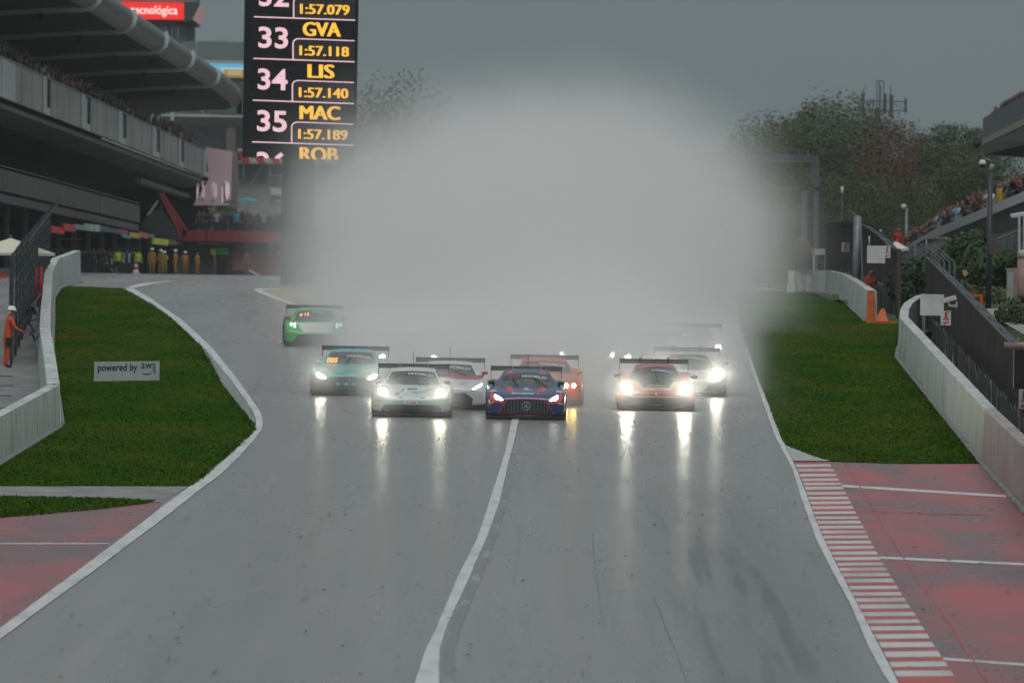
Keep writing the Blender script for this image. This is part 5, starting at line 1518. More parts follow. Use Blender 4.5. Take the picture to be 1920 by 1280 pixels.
# lower right stand
g = 'spectators along the rail of the lower right stand'
rail = line_d([(1640, 498, 372), (1696, 470, 335), (1752, 437, 300), (1935, 362, 232)], 60)
for row in range(3):
    m = (48, 32, 14)[row]
    for i in range(m):
        f = ((i + pr.random()) / m) ** .8
        a = rail[min(59, int(f * 59))].lerp(rail[min(60, int(f * 59) + 1)], pr.random())
        p = a + Vector((.55 + .9 * row, 0, .60 * row - .60))
        person('spectator in the dark crowd behind the white rail of the lower right stand', p, PM[pr.choice((0, 1, 2, 3, 5, 7, 4))], pr.choice(TONES), -1.0 + pr.uniform(-.5, .5), pr.uniform(.92, 1.04), g)
for f, col, pz, lb in ((.985, (.52, .53, .55), 1, 'spectator in a white shirt and red cap at the rail near the right edge'), (.86, (.50, .52, .58), 1, 'spectator in a white shirt at the rail left of the camera post'), (.895, (.38, .25, .03), 0, 'spectator in a mustard yellow top right behind the camera post'), (.935, (.014, .016, .02), 3, 'spectator in black leaning over the white rail beside the camera post'),
                     (.66, (.42, .42, .46), 1, 'spectator in a white top low down on the lower right stand rail'), (.74, (.22, .36, .42), 1, 'spectator in a pale blue top on the lower right stand'), (.945, (.25, .02, .03), 1, 'spectator in dark red behind the one leaning over the rail')):
    a = rail[min(60, int(f * 60))]
    person(lb, a + Vector((.34, -.2, -.60)), PM[pz], col, -.8)
# upper right stand
g = 'spectators on the upper right stand'
for row in range(3):
    m = (18, 12, 6)[row]
    for i in range(m):
        f = (i + pr.random()) / m * .62
        p = pA.lerp(pB, f) + Vector((.75 + .9 * row, 0, .5 * row - .93))
        person('spectator in the dark crowd on the upper right stand', p, PM[pr.choice((0, 1, 2, 3, 5, 7))], pr.choice(TONES), -.9 + pr.uniform(-.5, .5), pr.uniform(.93, 1.04), g)
# ------------------------------------------------------------------ racing cars (front towards -y)
AL = 0.040                                       # slope of the line of sight down onto the cars
YF = -2.32
def loft(S, sub=1):
    """S: (y, half width, bottom, side, fender top, hood height)"""
    rows = []
    for y, w, zb, zs, zf, zh in S:
        half = [(0, zb), (w * .88, zb), (w, zb + .07), (w * 1.0, zs), (w * .985, zf - .06), (w * .88, zf), (w * .66, zh * .6 + zf * .4 - .012), (w * .34, zh), (0, zh + .012)]
        full = [(-x, z) for x, z in half[:0:-1]] + half        # from top centre round ... one closed loop
        loop = [(x, z) for x, z in half] + [(-x, z) for x, z in half[-2:0:-1]]
        rows.append([Vector((x, y, z)) for x, z in loop])
    n = len(rows[0]); mb = MB()
    vs = [p for r in rows for p in r]
    fs = [(i * n + k, i * n + (k + 1) % n, (i + 1) * n + (k + 1) % n, (i + 1) * n + k) for i in range(len(rows) - 1) for k in range(n)]
    fs.append(tuple(range(n))); fs.append(tuple((len(rows) - 1) * n + k for k in range(n))[::-1])
    mb.add(vs, fs)
    me = mb.mesh('body', [], True)
    o = bpy.data.objects.new('tmp', me); COL.objects.link(o)
    m = o.modifiers.new('s', 'SUBSURF'); m.levels = 2; m.render_levels = 2
    bpy.context.view_layer.update()
    out = bpy.data.meshes.new_from_object(o.evaluated_get(bpy.context.evaluated_depsgraph_get()))
    bpy.data.objects.remove(o); bpy.data.meshes.remove(me)
    return out
BODY = {
 'gt': [(-2.32, .78, .12, .30, .47, .52), (-2.26, .93, .10, .32, .55, .585), (-2.08, .985, .09, .42, .66, .655), (-1.75, 1.0, .09, .5, .765, .70), (-1.35, 1.0, .09, .55, .80, .745), (-.8, .965, .09, .55, .80, .80),
        (0, .95, .09, .55, .82, .85), (.8, .98, .09, .6, .88, .88), (1.4, 1.01, .09, .6, .90, .90), (1.9, 1.0, .1, .6, .88, .88), (2.3, .92, .2, .6, .80, .80)],
 'rear': [(-2.30, .80, .12, .28, .42, .42), (-2.24, .94, .10, .32, .54, .48), (-2.05, .985, .09, .42, .68, .53), (-1.7, 1.0, .09, .5, .79, .60), (-1.3, 1.0, .09, .55, .82, .68), (-.8, .96, .09, .55, .80, .77),
          (0, .95, .09, .55, .82, .84), (.8, .98, .09, .6, .88, .88), (1.4, 1.02, .09, .6, .90, .92), (1.9, 1.01, .1, .6, .86, .88), (2.3, .92, .2, .6, .74, .76)],
 'mid': [(-2.32, .78, .10, .24, .36, .38), (-2.26, .93, .09, .28, .44, .44), (-2.05, .985, .09, .38, .60, .50), (-1.7, 1.0, .09, .5, .74, .57), (-1.25, 1.0, .09, .55, .78, .66), (-.9, .97, .09, .55, .76, .71),
         (0, .95, .09, .55, .80, .80), (.8, .99, .09, .6, .90, .86), (1.4, 1.02, .09, .6, .92, .88), (1.9, 1.01, .1, .6, .88, .86), (2.3, .92, .2, .6, .78, .78)]}
CAB = {  # windscreen-roof profile: (y, z, half width)
 'gt': [(-.86, .76, .79), (-.55, .875, .735), (-.25, .985, .67), (-.05, 1.055, .625), (.08, 1.10, .60), (.35, 1.155, .575), (.65, 1.17, .56), (1.05, 1.13, .54), (1.5, 1.02, .52), (1.95, .88, .48)],
 'rear': [(-.95, .72, .77), (-.62, .85, .715), (-.32, .965, .65), (-.12, 1.04, .60), (.0, 1.085, .575), (.3, 1.15, .56), (.6, 1.165, .55), (1.0, 1.12, .53), (1.5, 1.0, .5), (2.0, .86, .46)],
 'mid': [(-1.15, .68, .76), (-.75, .82, .70), (-.4, .945, .63), (-.15, 1.02, .57), (0, 1.065, .54), (.3, 1.12, .50), (.6, 1.13, .47), (1.0, 1.10, .44), (1.5, 1.0, .4), (2.0, .88, .35)]}
M_TYRE = mat('race_tyre', (.012, .012, .013), .8)
M_RIM = mat('dark_rim', (.05, .05, .055), .35, .6)
M_CARB = mat('carbon_black', (.014, .015, .016), .35, coat=.3)
M_SCREEN = mat('windscreen_glass', (.055, .06, .062), .12, c2=(.085, .09, .092), scale=2.2, spec=.6)
M_LAMPW = mat('headlamp_white', (1.0, .96, .80), .3, emit=210.0)
M_LAMPL = mat('headlamp_warm', (1.0, .95, .74), .3, emit=95.0)
M_LAMPY = mat('headlamp_yellow', (1.0, .72, .22), .3, emit=90.0)
M_LAMPB = mat('headlamp_blue', (.86, .93, 1.0), .3, emit=210.0)
M_LAMPD = mat('headlamp_dim', (1.0, .97, .88), .3, emit=6.0)
M_LAMPG = mat('headlamp_soft', (.80, 1.0, .82), .3, emit=1.6)
M_BAN = mat('banner_dark', (.035, .038, .05), .4)
M_BRED = mat('banner_red', (.36, .05, .06), .4)
M_DWHITE = mat('decal_white', (.66, .67, .67), .4)
M_DORG = mat('decal_orange', (.72, .26, .03), .45)
M_DINK = mat('decal_ink', (.02, .02, .03), .45)
M_DPINK = mat('decal_pink', (.66, .07, .10), .4)
M_MAG = mat('trim_magenta', (.42, .015, .14), .35)
M_AMB = mat('number_amber', (1.0, .42, .06), .4, emit=1.6)
M_CHROME = mat('badge_silver', (.55, .57, .58), .25, .8)
BODYMESH = {}
def paint(name, c, c2=None):
    return mat('paint_' + name, c, .30, coat=.6, c2=c2 or tuple(v * .8 for v in c), scale=1.3, lo=.4, hi=.75, local=True)
LAMPS = []
class Car:
    def __init__(s, label, style, px, py, col, yaw=0.0, group='GT racing cars'):
        s.style = style
        d = GD(px, py)
        p = G(px, py)
        s.root = thing('race_car', label, 'race car', p + Vector((0, 2.36, 2.36 * .0281)), group)
        s.root.rotation_euler = (.0281 if d < 190 else .02, 0, math.radians(yaw))
        if style not in BODYMESH: BODYMESH[style] = loft(BODY[style])
        s.col = col
        b = s.part('body', None, me=BODYMESH[style].copy()); s.body = b
        b.data.materials.clear(); b.data.materials.append(col)
        s.cabin()
        dg = []
        bm = bmesh.new(); bm.from_mesh(b.data); s.bvh = BVHTree.FromBMesh(bm); bm.free()
        bm = bmesh.new(); bm.from_mesh(s.cab_mesh); s.cbvh = BVHTree.FromBMesh(bm); bm.free()
        s.common()
    def part(s, name, mb, m=None, parent=None, smooth=False, me=None):
        me = me or mb.mesh(name, m, smooth)
        o = bpy.data.objects.new(name, me); COL.objects.link(o); o.parent = parent or s.root
        return o
    def hit(s, x, z, off=.008):
        o = Vector((x, -5, z - AL * (-5 - YF))); dv = Vector((0, 1, -AL)).normalized()
        best = None
        for t in (s.bvh, s.cbvh):
            r = t.ray_cast(o, dv)
            if r[0] is not None and (best is None or r[3] < best[1]): best = (r[0], r[3])
        if best is None: return Vector((x, -1.0, z - AL * (-1.0 - YF)))
        return best[0] - dv * off
    def decal(s, name, pts, m, off=.008, parent=None, sub=5, th=None):
        """a polygon given in the front view (x, z), laid onto the bodywork"""
        bm = bmesh.new()
        bm.faces.new([bm.verts.new((x, z, 0)) for x, z in pts])
        bmesh.ops.triangulate(bm, faces=bm.faces)
        ext = max(max(q[0] for q in pts) - min(q[0] for q in pts), max(q[1] for q in pts) - min(q[1] for q in pts))
        cuts = max(2, min(14, int(ext / .07)))
        if sub: bmesh.ops.subdivide_edges(bm, edges=bm.edges, cuts=cuts, use_grid_fill=True)
        if ext > .5: off += .006
        for v in bm.verts: v.co = s.hit(v.co.x, v.co.y, off)
        me = bpy.data.meshes.new(name); bm.to_mesh(me); bm.free(); me.materials.append(m)
        return s.part(name, None, me=me, parent=parent)
    def text(s, name, t, x0, x1, z0, z1, m, bold=.02, shear=0.0, off=.014, curve=0.0, parent=None):
        vs, fs = text_mesh(t, 1.0, bold, shear)
        xa, xb = min(v[0] for v in vs), max(v[0] for v in vs); zb = max(v[1] for v in vs); za = min(v[1] for v in vs)
        mb = MB(); pts = []
        for x, z in vs:
            X = x0 + (x - xa) / (xb - xa) * (x1 - x0)
            pts.append(s.hit(X, z0 + (z - za) / (zb - za) * (z1 - z0) - curve * X * X, off))
        mb.add(pts, fs)
        return s.part(name, mb, m, parent)
    def cabin(s):
        P = CAB[s.style]; cols = [-1, -.93, -.6, -.3, 0, .3, .6, .93, 1]
        V = [[Vector((u * w, y + .20 * u * u * max(0, (0.25 - y)) * .55, z - .030 * u * u)) for u in cols] for y, z, w in P]
        S = {sd: [Vector((sd * min(.86, w + .17), V[i][0].y, min(.84, V[i][0].z - .01) if i not in (0,) else V[i][0].z - .03)) for i, (y, z, w) in enumerate(P)] for sd in (-1, 1)}
        roof, glass, rear, side = MB(), MB(), MB(), {-1: MB(), 1: MB()}
        allm = MB()
        for i in range(len(P) - 1):
            for j in range(8):
                q = [V[i][j], V[i][j + 1], V[i + 1][j + 1], V[i + 1][j]]
                allm.add(q, [(0, 1, 2, 3)])
                mid = 1 <= j <= 6
                (glass if i < 4 and mid else rear if i >= 7 and mid else roof).add(q, [(0, 1, 2, 3)])
            for sd in (-1, 1):
                k = 0 if sd < 0 else 8
                q = [V[i][k], V[i + 1][k], S[sd][i + 1], S[sd][i]]
                allm.add(q, [(0, 1, 2, 3)])
                if 2 <= i <= 6: 
                    t = .14
                    a, b, c, d = q
                    qa, qb = a.lerp(d, t), b.lerp(c, t)
                    roof.add([a, b, qb, qa], [(0, 1, 2, 3)]); side[sd].add([qa, qb, c, d], [(0, 1, 2, 3)])
                else: roof.add(q, [(0, 1, 2, 3)])
        s.cab_mesh = allm.mesh('cab', [])
        def smooth_build(name, mb, m):
            me = mb.mesh(name, m)
            bm = bmesh.new(); bm.from_mesh(me); bmesh.ops.remove_doubles(bm, verts=bm.verts, dist=.0005)
            bmesh.ops.recalc_face_normals(bm, faces=bm.faces); bm.to_mesh(me); bm.free()
            me.polygons.foreach_set('use_smooth', [True] * len(me.polygons))
            return s.part(name, None, me=me)
        s.roof = smooth_build('roof', roof, s.col); s.glass = smooth_build('windscreen', glass, M_SCREEN)
        smooth_build('rear_window', rear, M_SCREEN)
        for sd in (-1, 1): smooth_build('side_window', side[sd], M_SCREEN)
    def common(s):
        # splitter, wheels, wing
        mb = MB()
        n = 12
        fr = [Vector((1.0 * math.sin(a) if abs(a) < 1.35 else (1 if a > 0 else -1), YF - .10 + .30 * abs(math.sin(a)) ** 3, .045)) for a in [-1.5 + 3.0 * k / n for k in range(n + 1)]]
        bk = [Vector((p.x, -1.75, .045)) for p in fr]
        up = Vector((0, 0, .045))
        mb.grid([fr, bk]); mb.grid([[p + up for p in fr], [p + up for p in bk]]); mb.grid([fr, [p + up for p in fr]])
        s.part('splitter', mb, M_CARB)
        mb = MB(); mb.box((-.96, -1.74, .05), (.96, 2.2, .10)); s.part('floor', mb, M_CARB)
        for sx in (-1, 1):
            for yy, r in ((-1.40, .335), (1.35, .35)):
                w = s.part('wheel', MB().tube([(sx * .70, yy, r), (sx * .99, yy, r)], r * .80, 20), M_BLACK, smooth=False)
                prof = [(.70, r * .86), (.73, r), (.97, r), (1.012, r * .9), (1.012, r * .66)]
                mb = MB(); ring = []
                for xx, rr in prof:
                    ring.append([Vector((sx * xx, yy + rr * math.cos(t), r + rr * math.sin(t))) for t in [2 * math.pi * k / 24 for k in range(25)]])
                mb.grid(ring); s.part('tyre', mb, M_TYRE, w, True)
                mb = MB()
                for k in range(10):
                    t = 2 * math.pi * k / 10
                    mb.bar((sx * 1.0, yy + .05 * math.cos(t), r + .05 * math.sin(t)), (sx * 1.005, yy + r * .66 * math.cos(t), r + r * .66 * math.sin(t)), .03, .02)
                s.part('rim', mb, M_RIM, w)
        s.wing()
        for sx in (-1, 1):
            mb = MB()
            for k in range(2):
                z = .16 + .13 * k
                mb.slab([(sx * .80, YF + .16, z), (sx * 1.0, YF + .40, z + .04), (sx * 1.0, YF + .60, z + .08), (sx * .93, YF + .42, z + .05)], (0, 0, .012))
            s.part('dive_plane', mb, M_CARB)
    def wing(s, w=.90, z=1.10, y=2.12):
        mb = MB()
        prof = [(-.17, .0), (-.10, .035), (.05, .05), (.18, .11), (.18, .095), (.05, .025), (-.10, -.005)]
        rows = [[Vector((sx * w, y + a, z + b - .02)) for a, b in prof + prof[:1]] for sx in (-1, -.5, 0, .5, 1)]
        mb.grid(rows)
        wg = s.part('rear_wing', mb, M_CARB); s.wg = wg
        for sx in (-1, 1):
            s.part('endplate', MB().box((sx * w - .008, y - .25, z - .20), (sx * w + .008, y + .25, z + .11)), M_CARB, wg)
            s.part('wing_support', MB().slab([(sx * .36, y - .35, .84), (sx * .36, y - .05, .84), (sx * .36, y + .0, z + .10), (sx * .36, y - .12, z + .10)], (.02, 0, 0)), M_CARB, wg)
    def mirrors(s, x, z, y, m, stalk_low=False, size=1.0, mats=None):
        for i, sx in enumerate((-1, 1)):
            z_ = z - AL * (y - YF)
            c = Vector((sx * x, y, z_))
            mb = MB()
            vs = []
            for yy, r in ((-.07, .35), (-.045, .85), (.02, 1.0), (.06, .92)):
                vs.append([c + Vector((.085 * size * r * math.copysign(abs(math.cos(t)) ** .7, math.cos(t)), yy, .048 * size * r * math.copysign(abs(math.sin(t)) ** .7, math.sin(t)))) for t in [2 * math.pi * k / 14 for k in range(15)]])
            mb.grid(vs); mb.add([v for v in vs[0][:14]], [tuple(range(14))]); mb.add([v for v in vs[-1][:14]], [tuple(range(14))])
            mm = (mats or (m, m))[i]
            o = s.part('door_mirror', mb, mm, smooth=True)
            s.part('mirror_stalk', MB().tube([c + Vector((-sx * .03, .02, -.04)), Vector((sx * (x - .16), y + .18, z_ - .17))], .014, 6), M_CARB, o)
    def banner(s, z0, z1, w, red='GT', white='WORLD', drop=.07, tw=None):
        tw = tw or w
        n = 8
        top = [(-w + 2 * w * k / n, z1 - drop * ((-1 + 2 * k / n) ** 2)) for k in range(n + 1)]
        bot = [(w * 1.07 - 2 * w * 1.07 * k / n, z0 - drop * 1.2 * ((1 - 2 * k / n) ** 2)) for k in range(n + 1)]
        bn = s.decal('screen_banner', top + bot, M_BAN, .006)
        zm = (z1 - z0)
        s.text('banner_lettering', red, -w * .80, -w * .26, z0 + zm * .12, z1 - zm * .10, M_BRED, .03, .35, .016, drop / w / w * .9, bn)
        s.text('banner_lettering', white, -w * .20, w * .92, z0 + zm * .18, z1 - zm * .16, M_DWHITE, .02, .35, .016, drop / w / w * .9, bn)
    def wiper(s, a, b):
        A, B = s.hit(*a, .03), s.hit(*b, .03)
        w = s.part('wiper', MB().bar(A, B, .022, .02), M_BLACK)
        m_ = A.lerp(B, .5); s.part('wiper_arm', MB().bar(m_ + Vector((0, -.02, 0)), B + Vector((0, -.025, 0)), .028, .02), M_BLACK, w)
    def antenna(s, x, z0, h, y=.45):
        z = z0 - AL * (y - YF); s.part('antenna', MB().tube([(x, y, z - .05), (x, y, z + h)], .007, 5), M_BLACK)
    def lamp_poly(s, pts, m, rim=None):
        for sx in (-1, 1):
            h = s.decal('headlight', [(sx * x, z) for x, z in pts] if sx > 0 else [(sx * x, z) for x, z in pts][::-1], M_DINK, .007)
            if m in (M_LAMPW, M_LAMPL): LAMPS.append(s.root.matrix_basis @ s.hit(sx * sum(p[0] for p in pts) / len(pts), sum(p[1] for p in pts) / len(pts)))
            cx = sum(p[0] for p in pts) / len(pts); cz = sum(p[1] for p in pts) / len(pts)
            q = [(sx * (cx + (x - cx) * .82), cz + (z - cz) * .72) for x, z in pts]
            s.decal('lens', q if sx > 0 else q[::-1], m, .016, h)
    def lamp_round(s, x, z, r, m, four=False, mats=None, face=.30):
        for i, sx in enumerate((-1, 1)):
            c = s.hit(sx * x, z, .02)
            n = Vector((sx * .10, -1, face)).normalized(); u = Vector((1, 0, 0)); u = (u - n * u.dot(n)).normalized(); v = n.cross(u)
            mb = MB(); mb.tube([c - n * .05, c + n * .02], r * 1.12, 20)
            h = s.part('headlight', mb, M_DINK)
            mm = (mats or (m, m))[i]
            if mm is None: continue
            if mm in (M_LAMPW, M_LAMPB, M_LAMPL): LAMPS.append(s.root.matrix_basis @ c)
            if four:
                for a in (-1, 1):
                    for b in (-1, 1):
                        cc = c + u * (a * r * .45) + v * (b * r * .40)
                        s.part('lens', MB().tube([cc, cc + n * .04], r * .40, 12), mm, h)
            else:
                ring = [[c + n * hh + (u * math.cos(t) + v * math.sin(t)) * rr for t in [2 * math.pi * k / 20 for k in range(21)]] for rr, hh in ((r, .022), (r * .8, .045), (r * .4, .058), (.004, .062))]
                s.part('lens', MB().grid(ring), mm, h, True)
    def grille_star(s, z0, z1, wb, wt, m_edge, slats=14, star=True, zc=None, cyan=False):
        def outline(k):
            pts = []
            for t in [i / 10 for i in range(11)]:
                x = -wt + 2 * wt * t; pts.append((x * k, z1 + .02 * (1 - (x / wt) ** 2)))
            pts += [((wt + (wb - wt) * f ** .75) * k, z1 + (z0 + .06 - z1) * f) for f in (.2, .4, .6, .8, 1)]
            pts += [(wb * .93 * k, z0), (0, z0 - .004), (-wb * .93 * k, z0)]
            pts += [(-(wt + (wb - wt) * f ** .75) * k, z1 + (z0 + .06 - z1) * f) for f in (1, .8, .6, .4, .2)]
            return pts
        o = outline(1.0)
        g = s.decal('grille', o, M_CARB, .006)
        pts = [s.hit(x, z, .02) for x, z in o]
        if m_edge: s.part('grille_trim', MB().tube(pts + pts[:1], .014, 6), m_edge, g)
        for i in range(slats):
            x = -wb * .86 + 2 * wb * .86 * (i + .5) / slats
            if abs(x) < .03: continue
            f = max(0, (abs(x) - wt) / (wb - wt)); ztop = z1 - .01 - (z1 - z0) * f ** 1.3 * .95
            s.part('grille_slat', MB().bar(s.hit(x, z0 + .05, .012), s.hit(x, ztop, .012), .012, .02), M_STEEL, g)
        if star:
            zc = zc or (z0 + z1) / 2
            c = s.hit(0, zc, .035)
            r = .10
            ring = [c + Vector((r * math.cos(t), -.01, r * math.sin(t))) for t in [2 * math.pi * k / 20 for k in range(21)]]
            bd = s.part('badge', MB().tube(ring, .011, 6), M_CHROME, g)
            mb = MB()
            for a in (math.pi / 2, math.pi / 2 + 2.094, math.pi / 2 + 4.189):
                e = c + Vector((r * math.cos(a), -.015, r * math.sin(a))); sd = Vector((-math.sin(a), 0, math.cos(a))) * .018
                cc = c + Vector((0, -.018, 0))
                mb.add([cc + sd, e, cc - sd], [(0, 1, 2)])
            s.part('badge_star', mb, M_CHROME, g)
    def lower_mouth(s, pts, m=None, name='air_intake'):
        return s.decal(name, pts, m or M_CARB, .007)
    def stickers(s, x0, x1, z0, z1, m=None):
        for sx in (-1, 1):
            q = [(sx * x0, z0), (sx * x1, z0), (sx * x1, z1), (sx * x0, z1)]
            d = s.decal('tyre_sticker', q if sx > 0 else q[::-1], m or M_DORG, .010)
    def sym(s, name, pts, m, off=.008):
        for sx in (-1, 1):
            q = [(sx * x, z) for x, z in pts]
            s.decal(name, q if sx > 0 else q[::-1], m, off)

# 1 navy car with the star grille, in front
c = Car('navy blue race car with pink patches and star badged grille on the white line', 'gt', 986, 787, paint('navy', (.008, .035, .16), (.006, .022, .10)))
c.grille_star(.115, .505, .675, .46, M_MAG, 14, zc=.35)
c.sym('headlight_surround', [(.52, .42), (.60, .41), (.80, .43), (.90, .50), (.915, .62), (.87, .69), (.84, .68), (.86, .58), (.82, .47), (.60, .455)], M_DPINK, .006)
c.lamp_poly([(.54, .46), (.60, .445), (.76, .475), (.83, .56), (.82, .66), (.78, .665), (.60, .545)], M_LAMPD)
c.stickers(.80, .985, .395, .45)
c.sym('hood_patch', [(.28, .715), (.45, .715), (.53, .815), (.38, .825)], M_DPINK)
c.sym('roof_patch', [(.34, 1.165), (.52, 1.15), (.44, 1.26), (.35, 1.27)], M_DPINK)
c.banner(1.06, 1.155, .56)
c.text('hood_lettering', 'Investo', -.36, .20, .645, .69, M_DWHITE, .03); c.text('hood_lettering', 'R', .26, .36, .63, .675, M_DPINK, .06)
c.decal('hood_badge', [(-.06, .765), (.06, .765), (.05, .80), (-.05, .80)], M_DWHITE, .01); c.text('hood_small_lettering', 'TEAM', -.12, .14, .735, .752, M_DWHITE, .02)
c.sym('fender_plate', [(.73, .715), (.93, .70), (.95, .725), (.77, .745)], M_DWHITE)
c.wiper((-.36, 1.07), (-.20, .84)); c.wiper((.16, 1.08), (.52, .84))
c.mirrors(.875, .935, -.55, M_CARB); c.antenna(.04, 1.26, .42); c.antenna(-.37, 1.27, .10, 1.6)
c.sym('side_scoop', [(.70, .10), (.97, .08), (.98, .24), (.80, .15)], M_CARB, .012)

# 2 white and mint car number 80
c = Car('white and mint green race car with round headlights and number 80 plate', 'rear', 771, 782, paint('mint_white', (.60, .66, .63), (.50, .58, .55)))
M_MINT = paint('mint', (.26, .45, .38))
c.decal('mint_nose', [(-.62, .20), (.98, .20), (.98, .50), (.55, .44), (-.40, .44), (-.5, .36)], M_MINT, .005)
c.decal('hood_stripe', [(.10, .58), (.38, .64), (.55, .76), (.48, .78), (.26, .67), (-.05, .64)], M_MINT, .007)
c.lower_mouth([(-.78, .10), (-.73, .245), (-.66, .315), (.66, .315), (.73, .245), (.78, .10)])
c.text('intake_lettering', 'TEAM', -.72, -.58, .17, .19, M_DWHITE, .02); c.text('intake_lettering', 'TEAM', .59, .74, .155, .175, M_DWHITE, .02)
c.lamp_round(.725, .60, .125, M_LAMPL)
c.stickers(.74, .93, .39, .43)
pl = c.decal('number_plate', [(-.24, .63), (.16, .63), (.17, .755), (-.16, .755)], M_DWHITE, .012); c.text('number', '80', -.13, .15, .685, .74, M_DINK, .05, parent=pl); c.text('number_caption', 'RACING', -.10, .11, .64, .662, M_BRED, .02, parent=pl)
c.decal('hood_opening', [(-.30, .615), (-.20, .66), (-.15, .735), (-.24, .71)], M_CARB, .011)
c.decal('hood_vent', [(-.42, .565), (-.30, .565), (-.32, .615), (-.44, .615)], M_CARB); c.sym('hood_pin', [(.22, .475), (.33, .475), (.33, .50), (.22, .50)], M_DINK)
fp = c.decal('front_plate', [(-.18, .315), (.15, .315), (.15, .395), (-.18, .395)], M_DWHITE, .02); c.text('plate_lettering', 'XX', -.15, -.06, .33, .38, M_DINK, .03, .3, .028, parent=fp); c.decal('plate_bars', [(-.05, .34), (.12, .34), (.12, .375), (-.05, .375)], M_BRED, .028, fp)
c.banner(1.06, 1.155, .57); c.wiper((.63, .91), (.16, .835))
c.mirrors(.87, .89, -.55, None, mats=(M_DWHITE, mat('mirror_violet', (.10, .07, .11), .35)))
c.antenna(0, 1.25, .10); c.antenna(0, 1.25, .42, .9)
for z in (.14, .26): c.decal('bumper_stripe', [(-.97, z + .06), (-.97, z + .03), (-.83, z - .01), (-.83, z + .015)], M_DINK, .01)
c.text('wing_lettering', 'W', -.8, -.8, 0, .01, M_DWHITE) if False else None

# 3 teal car with the star grille
c = Car('turquoise race car with black nose and amber 005 in the windscreen', 'gt', 655, 742, paint('teal', (.06, .42, .36), (.05, .35, .30)), yaw=-2.0)
c.decal('black_nose', [(-.99, .08), (.99, .08), (.99, .56), (.60, .50), (-.60, .50), (-.99, .58)], mat('nose_black', (.03, .034, .03), .4), .005)
c.grille_star(.10, .46, .64, .46, None, 14, zc=.37)
for x in (-.22, 0, .2): c.decal('cyan_light', [(x - .05, .30), (x + .05, .30), (x + .05, .33), (x - .05, .33)], mat('cyan_led', (.02, .5, .5), .4, emit=.5), .05)
c.lamp_poly([(.52, .44), (.62, .42), (.80, .48), (.84, .60), (.78, .64), (.60, .53)], M_LAMPL)
c.banner(1.04, 1.13, .57); c.text('number', '005', -.64, -.34, .895, 1.03, M_AMB, .02, .2)
c.text('hood_lettering', 'WIN', -.30, -.02, .56, .60, M_DINK, .02, .2); c.decal('hood_stripe', [(-.62, .70), (-.30, .70), (-.30, .73), (-.62, .74)], M_DORG)
c.stickers(.84, .98, .38, .45); c.mirrors(.88, .905, -.55, M_DWHITE); c.antenna(0, 1.24, .10)
c.wiper((.0, 1.03), (-.12, .86)); c.decal('hood_grey_vent', [(-.15, .65), (.2, .65), (.28, .69), (-.1, .69)], M_STEEL)  # plain grey vent decal on the hood

# 4 white car with red trim between the first two
c = Car('white race car with red windscreen trim and red mirrors behind the mint car', 'gt', 841, 768, paint('white', (.60, .61, .61), (.52, .53, .53)))
c.lower_mouth([(-.60, .12), (-.62, .30), (-.42, .44), (.42, .44), (.62, .30), (.60, .12)])
c.lamp_poly([(.55, .50), (.64, .49), (.86, .62), (.90, .74), (.84, .72), (.66, .60)], M_LAMPD)
c.decal('red_cowl', [(-.80, .80), (.80, .80), (.90, .90), (.84, .93), (.5, .88), (0, .92), (-.5, .88), (-.84, .93)], M_BRED, .009)
c.banner(1.06, 1.16, .58); c.wiper((.05, 1.05), (.42, .91)); c.text('hood_logo', 'Q', .28, .42, .66, .71, M_STEEL, .01, .2)
c.mirrors(.92, .97, -.55, M_BRED); c.antenna(0, 1.26, .40)

# 5 red car behind the navy one
c = Car('red race car with yellow headlights half hidden behind the navy car', 'gt', 1021, 761, paint('red', (.50, .03, .015), (.42, .025, .012)))
c.lower_mouth([(-.34, .16), (-.36, .52), (-.06, .55), (-.05, .16)]); c.lower_mouth([(.05, .16), (.06, .55), (.36, .52), (.34, .16)])
for x in (.56, .75): c.lamp_round(x, .54, .055, M_LAMPY)
c.banner(1.07, 1.16, .58, 'GT', 'WORLD'); c.text('number', 'MR', -.42, -.24, .98, 1.05, M_AMB, .02, .2)
c.mirrors(.93, .90, -.5, None, mats=(M_BRED, M_DORG)); c.antenna(.4, 1.26, .12)

# 6 red and yellow mid-engined car on the right
c = Car('red and yellow race car with black hood panel and bright round headlights', 'mid', 1230, 770, paint('rosso', (.50, .02, .025), (.42, .016, .02)))
c.decal('black_lower_front', [(-.99, .06), (.99, .06), (.98, .44), (.60, .35), (-.60, .35), (-.98, .44)], mat('nose_green_black', (.022, .034, .032), .4), .005)
c.decal('yellow_nose_line', [(-.66, .345), (.66, .345), (.64, .375), (-.64, .375)], M_DORG, .009)
c.decal('black_hood', [(-.34, .62), (.34, .62), (.44, .78), (-.44, .78)], M_CARB, .008)
c.sym('yellow_hood_line', [(.30, .55), (.40, .55), (.55, .76), (.46, .775), (.36, .62)], mat('decal_yellow', (.70, .40, .05), .4), .011)
c.decal('cream_band', [(-.38, .53), (.38, .53), (.36, .60), (-.36, .60)], mat('decal_cream', (.60, .55, .36), .4), .010)
c.text('hood_lettering', 'CAPROCK AG', -.24, .25, .63, .675, M_DWHITE, .02, 0, .016); c.text('hood_lettering', 'ACH', -.03, .20, .54, .575, M_DINK, .03, 0, .018)
c.lamp_round(.75, .535, .135, M_LAMPW, face=.15)
c.decal('nose_badge', [(-.02, .42), (.02, .42), (.02, .46), (-.02, .46)], M_DWHITE, .012); c.text('bumper_lettering', 'XXXX', -.13, .13, .13, .155, M_DWHITE, .01, .3)
c.sym('red_corner', [(.56, .12), (.84, .12), (.82, .20), (.60, .17)], M_BRED, .012)
c.banner(1.02, 1.105, .50); c.wiper((.0, 1.05), (.06, .79)); c.mirrors(1.0, .90, -.65, M_CARB, size=1.15)
